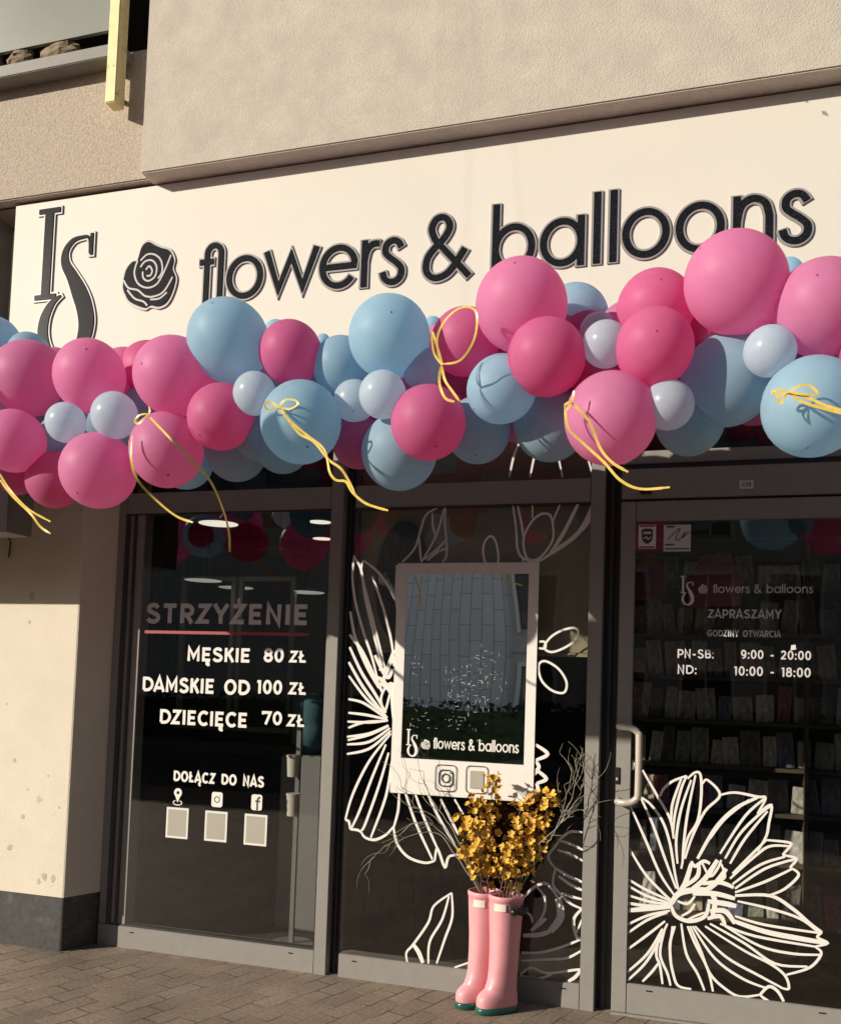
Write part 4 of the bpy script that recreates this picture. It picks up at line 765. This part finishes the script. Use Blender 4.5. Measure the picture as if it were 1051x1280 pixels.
# ------------------------------------------------------------------ boots planter
FD = Vector((-.66, -.75, 0)).normalized(); SD = Vector((-FD.y, FD.x, 0))
bp = thing('boot_planter', (-.90, -.15, 0), 'pair of pink rubber boots with green soles used as a flower planter by the window', 'planter')
def boot(base, side):
    def slice_(z, back, front, hw, n=30):
        out = []
        for j in range(n):
            a_ = 2*math.pi*j/n; c_, s_ = math.cos(a_), math.sin(a_)
            e_ = .68 if z < .09 else .85; c2 = math.copysign(abs(c_)**e_, c_); s2 = math.copysign(abs(s_)**.8, s_)
            x = (front if c_ > 0 else back)*c2; yv = hw*s2*(1-.06*c_)
            p = base+FD*x+SD*yv; out.append((p.x, p.y, z))
        return out
    b = MB(); prof = [(.026,.064,.134,.053),(.034,.064,.136,.0545),(.05,.063,.137,.055),(.066,.062,.134,.054),(.078,.061,.126,.052),(.087,.0605,.114,.050),(.094,.060,.104,.0505),(.100,.060,.095,.050),(.106,.060,.090,.050),(.114,.0605,.089,.051),(.120,.060,.083,.0505),(.128,.0608,.083,.0517),(.135,.060,.078,.051),(.165,.0608,.074,.053),(.20,.062,.070,.055),(.26,.065,.067,.058),(.33,.069,.067,.062),(.40,.073,.070,.066),(.46,.076,.073,.069),(.489,.077,.074,.070),(.492,.080,.077,.073),(.507,.080,.077,.073),(.512,.078,.074,.071),(.511,.073,.069,.066),(.49,.071,.067,.064),(.47,.070,.066,.063)]
    b.loft([slice_(*q) for q in prof], 0, True, True)
    bt = b.build('boot', MT['boot'], bp, True)
    b = MB(); b.loft([slice_(*q) for q in ((.0,.062,.131,.052),(.003,.065,.137,.055),(.012,.067,.141,.0575),(.022,.067,.141,.0575),(.030,.065,.137,.0555))]); 
    b.build('sole', MT['sole'], bt, True)
    # label patch on the shaft, facing the street
    b = MB(); cs = []
    for j in range(7):
        ang = R(-24+8*j*.85)+math.atan2(-1, -.06 if side else -.06)
        for zz in (.45, .482):
            d2 = Vector((math.cos(ang), math.sin(ang), 0)); rr = .0785
            cf, sf = d2.dot(FD), d2.dot(SD); e = 1/math.sqrt((cf/.0765)**2+(sf/.0725)**2)+.0025
            q = base+d2*e; cs.append((q.x, q.y, zz))
    b.add(cs, [(2*j, 2*j+2, 2*j+3, 2*j+1) for j in range(6)]); b.build('label_patch', MT['patch'], bt)
    b = MB(); b.loft([slice_(.474, .066, .062, .06), slice_(.478, .066, .062, .06)]); b.build('filling', MT['soil'], bt)
    return bt
BR = Vector((-.868, -.14, 0)); BL = Vector((-.972, -.105, 0))
bl = boot(BL, 0); br_ = boot(BR, 1)
b = MB(); a0 = R(-52)
for k in range(5):
    ang = a0+R(k*13); d2 = Vector((math.cos(ang), math.sin(ang), 0)); q = BR+d2*(.088); b.lathe([(.0, -.018), (.016, -.010), (.018, 0), (.015, .012), (0, .017)], (q.x, q.y, .452+.004*math.sin(k*2)), 10)
b.tube([tuple(BR+Vector((math.cos(a0+R(k*6-6)), math.sin(a0+R(k*6-6)), 0))*.084+Vector((0, 0, .452))) for k in range(12)], .008)
b.build('buckle', MT['black'], br_, True)

# ------------------------------------------------------------------ flowers
def blossom_branch(base, tip, nb, seed, lab, spread=.035, lowfrac=.25, M='petal'):
    rs = random.Random(seed); base = Vector(base); tip = Vector(tip)
    t = thing('flower_branch', base, lab, 'flowers', 'yellow blossom branches in the pink boots')
    mid = (base+tip)/2+Vector((rs.uniform(-.02, .02), rs.uniform(-.02, .02), .0)); pts = smooth_pts([tuple(base), tuple(mid), tuple(tip)], sub=8)
    b = MB(); b.tube(pts, [.004-.0025*i/len(pts) for i in range(len(pts))], 5); sites = []
    for k in range(nb):
        f = lowfrac+(1-lowfrac)*(k+.5)/nb; i = min(len(pts)-2, int(f*(len(pts)-1))); p = Vector(pts[i]).lerp(Vector(pts[i+1]), f*(len(pts)-1)-i)
        an = k*2.4+rs.uniform(-.5, .5); l = spread*rs.uniform(.35, 1.15)*(1.1-.45*f)
        q = p+Vector((math.cos(an)*l, math.sin(an)*l*.8, rs.uniform(.0, .03))); q.y = min(q.y, -.018); sites.append((q, (q-p).normalized())); b.tube([p, q], .0012, 4)
    b.build('stem', MT['stem'], t, True)
    b = MB()
    for q, d in sites:
        up = (d+Vector((rs.uniform(-.5, .5), rs.uniform(-1.0, .1), rs.uniform(.1, .9)))).normalized(); s1 = up.orthogonal().normalized(); s2 = up.cross(s1); sz = rs.uniform(.016, .028)
        npt = rs.choice([4, 5, 5]); op = rs.uniform(.55, 1.0); mi = 0 if rs.random() < .7 else 1
        for k in range(npt):
            a_ = 2*math.pi*k/npt+rs.uniform(-.2, .2); o_ = s1*math.cos(a_)+s2*math.sin(a_); w_ = up.cross(o_)
            r_ = rs.uniform(.85, 1.1); cu = rs.uniform(.55, .95)
            P_ = [q+o_*sz*a_2*op*r_+w_*sz*b_2+up*sz*c_2*cu for a_2, b_2, c_2 in ((0, 0, 0), (.38, -.30, .45), (.85, -.34, .75), (1.1, 0, .85), (.85, .34, .75), (.38, .30, .45), (.62, 0, .40))]
            b.add(P_, [(0, 1, 6), (1, 2, 6), (2, 3, 6), (3, 4, 6), (4, 5, 6), (5, 0, 6)], mi)
    b.build('blossoms', [MT['petal'], MT['petald']], t, True)
def top(u, v, y): p = at(u, v, y); return (p.x, p.y, p.z)
bz = .47
FB = [(( -.975,-.11,bz),(578,1025),-.12,46,'leftmost yellow branch of the left boot, dense with blossoms'),
 ((-.955,-.13,bz),(617,972),-.11,60,'tallest yellow branch, rising in front of the white poster foot'),
 ((-.985,-.13,bz),(592,1000),-.2,46,'yellow branch just left of the tallest one'),
 ((-.96,-.10,bz),(600,1035),-.1,40,'short yellow branch in the middle of the left boot'),
 ((-.985,-.12,bz),(582,1066),-.22,24,'lowest yellow branch bending over rim of the left boot'),
 ((-.88,-.16,bz),(651,1008),-.09,46,'yellow branch at inner side of the right boot'),
 ((-.86,-.14,bz),(668,998),-.05,54,'yellow branch at centre of the right boot'),
 ((-.85,-.15,bz),(690,997),-.05,56,'yellow branch leaning far right under the pale twigs'),
 ((-.87,-.13,bz),(660,1028),-.05,46,'shorter yellow branch behind the right boot bunch'),
 ((-.86,-.17,bz),(678,1028),-.08,40,'yellow branch at front right of the right boot'),
 ((-.90,-.15,bz),(636,1060),-.17,26,'short sparse yellow branch over the seam between the boots'),
 ((-.87,-.12,bz),(655,1062),-.1,20,'low sparse yellow branch behind the seam')]
for k, (ba, tp, y, nb, lab) in enumerate(FB): blossom_branch(ba, top(*tp, y), int(nb*.85), 20+k, lab, .052, .32 if nb > 30 else .3)
def twig(base, path, seed, lab, grp, curl=.012):
    rs = random.Random(seed); t = MB(); P = smooth_pts([base]+[top(*p[:2], p[2]) for p in path], sub=6); n = len(P)
    P = [Vector(p)+Vector((rs.uniform(-1, 1), rs.uniform(-1, 1), rs.uniform(-1, 1)))*.004 for p in P]
    t.tube(P, [.0032-.0022*i/n for i in range(n)], 5)
    for k in range(7):
        i = rs.randint(n//2, n-2); p = P[i].copy(); d = (P[min(i+1, n-1)]-P[i-1]).normalized()+Vector((rs.uniform(-.6, .6), rs.uniform(-.4, .4), rs.uniform(-.3, .5))); pts = [p.copy()]; a_ = rs.uniform(0, 6); st = rs.choice([-1, 1])*rs.uniform(.2, .5)
        for q in range(rs.randint(9, 17)):
            a_ += st+rs.uniform(-.25, .25); d.normalize(); p = p+d*curl*.9+Vector((math.cos(a_), .4*math.sin(a_*.7), math.sin(a_)))*curl*.55; p.y = min(p.y, -.012); pts.append(p.copy())
        t.tube(pts, [.0016-.001*j/len(pts) for j in range(len(pts))], 4)
    for vtx in range(len(t.v)):
        if t.v[vtx][1] > -.008: t.v[vtx] = (t.v[vtx][0], -.008, t.v[vtx][2])
    one('curly_twig', lab, 'twig', t, MT['twig'], grp, True)
gl, gr_ = 'pale curly twigs leaning left from the boots', 'pale curly twigs leaning right from the boots'
TW = [((-.985,-.1,.48),[(575,1070,-.1),(545,1035,-.12),(520,1028,-.16),(490,1045,-.2)],'pale curly twig arching far left over the flower drawing',gl),
 ((-.98,-.1,.48),[(565,1050,-.1),(540,1020,-.1),(515,1005,-.12),(505,985,-.13)],'pale curly twig leaning left up to the poster corner',gl),
 ((-.98,-.11,.48),[(560,1055,-.12),(535,1040,-.14),(500,1050,-.2),(480,1060,-.22),(460,1078,-.24)],'pale curly twig drooping lowest at far left',gl),
 ((-.98,-.09,.48),[(570,1045,-.08),(550,1015,-.08),(535,990,-.08),(530,975,-.08)],'pale curly twig climbing across the poster foot',gl),
 ((-.84,-.1,.48),[(675,1065,-.08),(700,1030,-.07),(718,985,-.06),(728,935,-.05)],'pale curly twig rising tallest against the window post',gr_),
 ((-.84,-.1,.48),[(680,1060,-.08),(710,1015,-.06),(726,990,-.06),(733,960,-.06)],'pale curly twig tangling beside the window post',gr_),
 ((-.84,-.12,.48),[(672,1060,-.12),(695,1035,-.14),(722,1012,-.1),(732,1018,-.1)],'pale curly twig bending right across the window post',gr_),
 ((-.84,-.1,.48),[(675,1070,-.1),(690,1045,-.1),(705,1010,-.1),(715,960,-.1)],'straighter pale twig beside the rightmost yellow branch',gr_)]
for k, (ba, pa, lab, g) in enumerate(TW): twig(ba, pa, 50+k, lab, g)

# ------------------------------------------------------------------ inside the shops
lamps = [(273,654,2.0,.10,'bright round ceiling lamp behind the ribbon in the left window'),(400,652,3.0,.10,'bright ceiling lamp at upper right of the left window'),(403,673,4.2,.10,'lower bright ceiling lamp at right of the left window'),(352,690,2.6,.13,'dim wide pendant lamp in the left window'),(254,725,2.4,.10,'pendant lamp above the price heading in the left window'),(383,740,2.8,.10,'pendant lamp above end of the price heading in the left window')]
for k, (u, v, y, r_, lab) in enumerate(lamps):
    p = at(u, v, y); t = thing('pendant_lamp', p, lab, 'lamp', 'lamps inside the left shop')
    r2 = r_*1.55 if k not in (1, 2) else r_
    b = MB(); b.lathe([(.02, .03), (r2*.5, .022), (r2, .004), (r2, -.004)], p, 28, cap1=False); b.build('lamp_shade', MT['lampshade'], t, True)
    b = MB(); b.lathe([(r2*.97, -.003), (r2*.97, -.006)], p, 28); b.build('lamp_disc', MT['lamp'] if k < 3 else (MT['lampshade'] if k == 3 else MT['lampdim']), t)
    b = MB(); b.tube([(p.x, p.y, p.z+.02), (p.x, p.y, 3.0)], .006); b.build('lamp_cord', MT['black'], t)
wc = thing('water_cooler', at(388, 1150, .75), 'dim water cooler with blue bottle inside the left window', 'water cooler')
p = at(389, 930, .75); 
b = MB(); b.box(p.x-.13, p.x+.13, .62, .88, .02, p.z-.06, bev=.01); b.build('cooler_body', MT['lampshade'], wc)
b = MB(); b.lathe([(.05, -.06), (.06, -.03), (.12, .0), (.125, .1), (.118, .12), (.125, .14), (.125, .25), (.10, .29), (.03, .30)], (p.x, .75, p.z), 24); b.build('bottle', MT['waterblue'], wc, True)
for u, v0, v1, lab in ((366, 971, 944, 'upper white paper cup stack beside the water cooler'), (365.5, 1020, 992, 'lower white paper cup stack beside the water cooler')):
    a, c = at(u, v0, .3), at(u, v1, .3); b = MB(); h = c.z-a.z; b.lathe([(.030, 0), (.036, h*.9), (.039, h*.92), (.039, h), (.034, h)], (a.x, .3, a.z), 20); one('paper_cup', lab, 'cup', b, MT['paper'], 'paper cups inside the left window', False)
b = MB(); p = at(365, 1020, .3); b.box(p.x-.012, p.x+.012, .345, .365, .02, p.z+.5); b.lathe([(.12, .0), (.12, .015)], (p.x, .355, .013), 20); one('cup_stand', 'thin dark stand carrying the white paper cups inside the left window', 'stand', b, MT['lampshade'])
# barber chair, dim
bc = thing('barber_chair', (-2.55, 1.5, .01), 'dark barber chair dimly seen inside the left window', 'chair')
b = MB(); b.box(-2.82, -2.28, 1.3, 1.8, .45, .58, bev=.03); b.build('seat', MT['black'], bc)
b = MB(); b.box(-2.8, -2.3, 1.8, 1.92, .55, 1.2, bev=.04); b.build('backrest', MT['black'], bc)
b = MB(); b.lathe([(.28, 0), (.27, .03), (.06, .06), (.05, .44)], (-2.55, 1.55, .012), 24); b.build('pedestal', MT['lampshade'], bc)
for sx in (-1, 1): b = MB(); b.box(-2.55+sx*.28-.03, -2.55+sx*.28+.03, 1.35, 1.85, .68, .73, bev=.01); b.box(-2.55+sx*.28-.02, -2.55+sx*.28+.02, 1.5, 1.56, .5, .68); b.build('armrest', MT['black'], bc)
for u, wd, lab in ((262, .45, 'pale framed salon mirror on the left inside the price list window'), (335, .45, 'pale framed salon mirror on the right inside the price list window')):
    p = at(u, 760, 2.7); t = thing('salon_mirror', (p.x, 2.7, 1.1), lab, 'mirror')
    b = MB()
    for x0, x1, z0, z1 in ((-.26, -.22, 1.0, 2.3), (.22, .26, 1.0, 2.3), (-.22, .22, 1.0, 1.04), (-.22, .22, 2.26, 2.3)): b.box(p.x+x0, p.x+x1, 2.66, 2.7, z0, z1)
    b.build('mirror_frame', MT['paper'], t); b = MB(); b.box(p.x-.219, p.x+.219, 2.675, 2.69, 1.041, 2.259); b.build('mirror_glass', MT['mirror'], t)
b = MB(); b.box(-4.6, -2.2, 2.3, 2.68, .78, .84, bev=.005); b.box(-4.5, -4.4, 2.32, 2.66, .012, .78); b.box(-2.4, -2.3, 2.32, 2.66, .012, .78); one('styling_counter', 'long dim styling counter under the salon mirrors in the left shop', 'counter', b, MT['shelf'])
b = MB(); b.box(-5.5, -1.9, 5.0, 5.05, .012, 2.98); one('salon_wall', 'dim partition wall behind the salon mirrors in the left shop', 'wall', b, MT['olive'])
# dark oval hoop behind the middle window
p = at(503, 713, .10); b = MB(); rings = []
for dy, s in ((0, .9), (.0, 1), (.008, 1.01), (.016, 1), (.016, .9)): rings.append([(p.x+.145*s*math.cos(2*math.pi*j/40), .10+dy, p.z-.06+.31*s*math.sin(2*math.pi*j/40)) for j in range(40)])
b.loft(rings); one('dark_oval_panel', 'dark oval wreath board hanging behind the upper left of middle window', 'board', b, MT['dark'])
# goods rack behind the door
rk = thing('goods_rack', (.3, 1.1, 0), 'tall wooden rack of packaged goods behind the glass door', 'rack')
lv = [.25, .56, .82, 1.06, 1.30, 1.54, 1.78, 2.02, 2.3]
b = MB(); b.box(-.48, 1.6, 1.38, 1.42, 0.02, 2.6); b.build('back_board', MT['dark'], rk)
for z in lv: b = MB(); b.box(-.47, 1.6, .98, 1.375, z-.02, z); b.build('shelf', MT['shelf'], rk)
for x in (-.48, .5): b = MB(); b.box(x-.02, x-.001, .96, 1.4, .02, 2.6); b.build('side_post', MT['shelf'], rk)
pal = [(.45, .42, .36), (.30, .27, .22), (.12, .14, .20), (.38, .33, .26), (.28, .07, .10), (.20, .22, .18), (.5, .48, .44), (.10, .09, .09)]
pm = [mat('packet_print', tuple(min(.8, q*1.7) for q in c), .45, noise=.6, nscale=3.5) for c in pal]
rs = random.Random(5); protos_p = {}
for li, z in enumerate(lv[:-1]):
    x = -.44
    while x < 1.15:
        w_ = rs.uniform(.06, .12); h_ = rs.uniform(.13, .20); mi = rs.randrange(len(pm)); key = mi
        if key not in protos_p:
            b = MB(); b.box(-.5, .5, -.5, .5, 0, 1, bev=.03); o = b.build('goods_packet', pm[mi]); protos_p[key] = o
        else: o = protos_p[key].copy(); col.objects.link(o)
        o.location = (x+w_/2, 1.04+rs.uniform(0, .05), z+.001); o.scale = (w_*.95, .03, h_); o.rotation_euler = (R(-rs.uniform(4, 12)), R(rs.uniform(-7, 7)), R(rs.uniform(-14, 14)))
        tag(o, 'small packaged good standing on the dim rack behind the door', 'packet', 'packaged goods on the rack behind the door'); x += w_+rs.uniform(.0, .015)
for u, v, s, M, lab in ((806, 722, .11, 'red', 'red wrapped gift bag behind the door glass beside the opening hours'), (893, 726, .13, 'gift', 'pink gift bag hanging behind the shop name on the door')):
    p = at(u, v, .55); b = MB(); rings = []
    for k in range(7):
        t = k/6; q = 1-.45*max(0, t-.5)*2
        rings.append([(p.x+s*q*cx+.006*math.sin(9*t+cx*5), .55+.04*q*cy, p.z-s+2*s*t+.01*math.sin(cx*7+k)) for cx, cy in ((-1, -1), (-.3, -1.3), (.3, -1.2), (1, -1), (1, 1), (0, 1.1), (-1, 1))])
    b.loft(rings); one('gift_bag', lab, 'bag', b, MT[M])

# ------------------------------------------------------------------ across the street (seen in the glass)
ob = thing('clad_building', (0, -17, 0), 'grey panel clad building across the street seen mirrored in the poster', 'building')
b = MB(); b.box(-26, -4.72, -25, -17, 0, 6.9); b.build('clad_wall', MT['facade'], ob)
b = MB(); b.box(-4.68, 26, -26, -16.8, 0, 7.4); b.box(-4.69, 26, -17, -16.72, 4.3, 4.5); b.box(-4.69, 26, -17, -16.74, 2.2, 2.3); b.build('rendered_wall', MT['lightwall'], ob)
for x in (-4.45, -2.4, -.6, 1.2, 3.0, 4.8, 6.6, 9.0, 11.4, 14.5):
    for z, hh in ((.7, 1.2), (2.75, 1.3), (4.9, 1.4)):
        b = MB(); b.box(x, x+1.0, -16.83, -16.78, z, z+hh); w = b.build('window', MT['farglass'], ob)
        b = MB(); b.box(x-.08, x, -16.8, -16.66, z-.1, z+hh+.1); b.box(x+1.0, x+1.08, -16.8, -16.66, z-.1, z+hh+.1); b.box(x, x+1.0, -16.8, -16.66, z+hh, z+hh+.1); b.box(x+.48, x+.53, -16.8, -16.7, z, z+hh); b.build('window_frame', MT['paper'], w)
b = MB(); rs = random.Random(2)
b.box(-14, 9, -14.9, -14.2, 0, .95)
for k in range(5200):
    p = Vector((rs.uniform(-14.1, 9.1), rs.uniform(-15.05, -14.05), rs.uniform(.05, 1.12))); d = Vector((rs.uniform(-1, 1), rs.uniform(-1, 1), rs.uniform(-1, 1))).normalized()*.075; e = d.orthogonal().normalized()*.05
    b.add([p-d, p+e, p+d, p-e], [(0, 1, 2, 3)])
one('hedge', 'clipped dark green hedge across the street mirrored in the poster', 'hedge', b, MT['hedge'])
# unseen boxes added left of the frame to shade pillar and window
na = thing('neighbour_fascia', (-5.2, -.5, 2.2), 'grey fascia box and awning of the neighbouring shop to the left', 'fascia')
b = MB(); b.box(-8, -3.76, -.50, -.192, 2.96, 3.92, bev=.004); b.build('fascia_box', MT['ledge'], na)
b = MB(); b.box(-8, -3.21, -.72, -.55, 2.105, 2.955, bev=.004); b.box(-8, -3.5, -.55, -.192, 2.90, 2.955); b.build('awning_box', MT['ledge'], na)
# banner board added unseen left of the frame to shade window post and door
pj = thing('street_banner', (-3.43, -2.63, 2.72), 'small grey street banner hung on thin wires over the pavement', 'banner')
b = MB(); b.box(-3.65, -3.22, -2.634, -2.626, 2.72, 3.27); b.build('banner_board', MT['ledge'], pj)
b = MB(); b.tube([(-3.64, -2.63, 3.27), (-3.64, -2.63, 7.0)], .0006, 4); b.tube([(-3.23, -2.63, 3.27), (-3.64, -2.63, 7.0)], .0006, 4); b.tube([(-3.64, -16.9, 6.6), (-3.64, -2.63, 7.0), (-3.64, -.5, 7.0)], .001, 4); b.build('wire', MT['black'], pj)
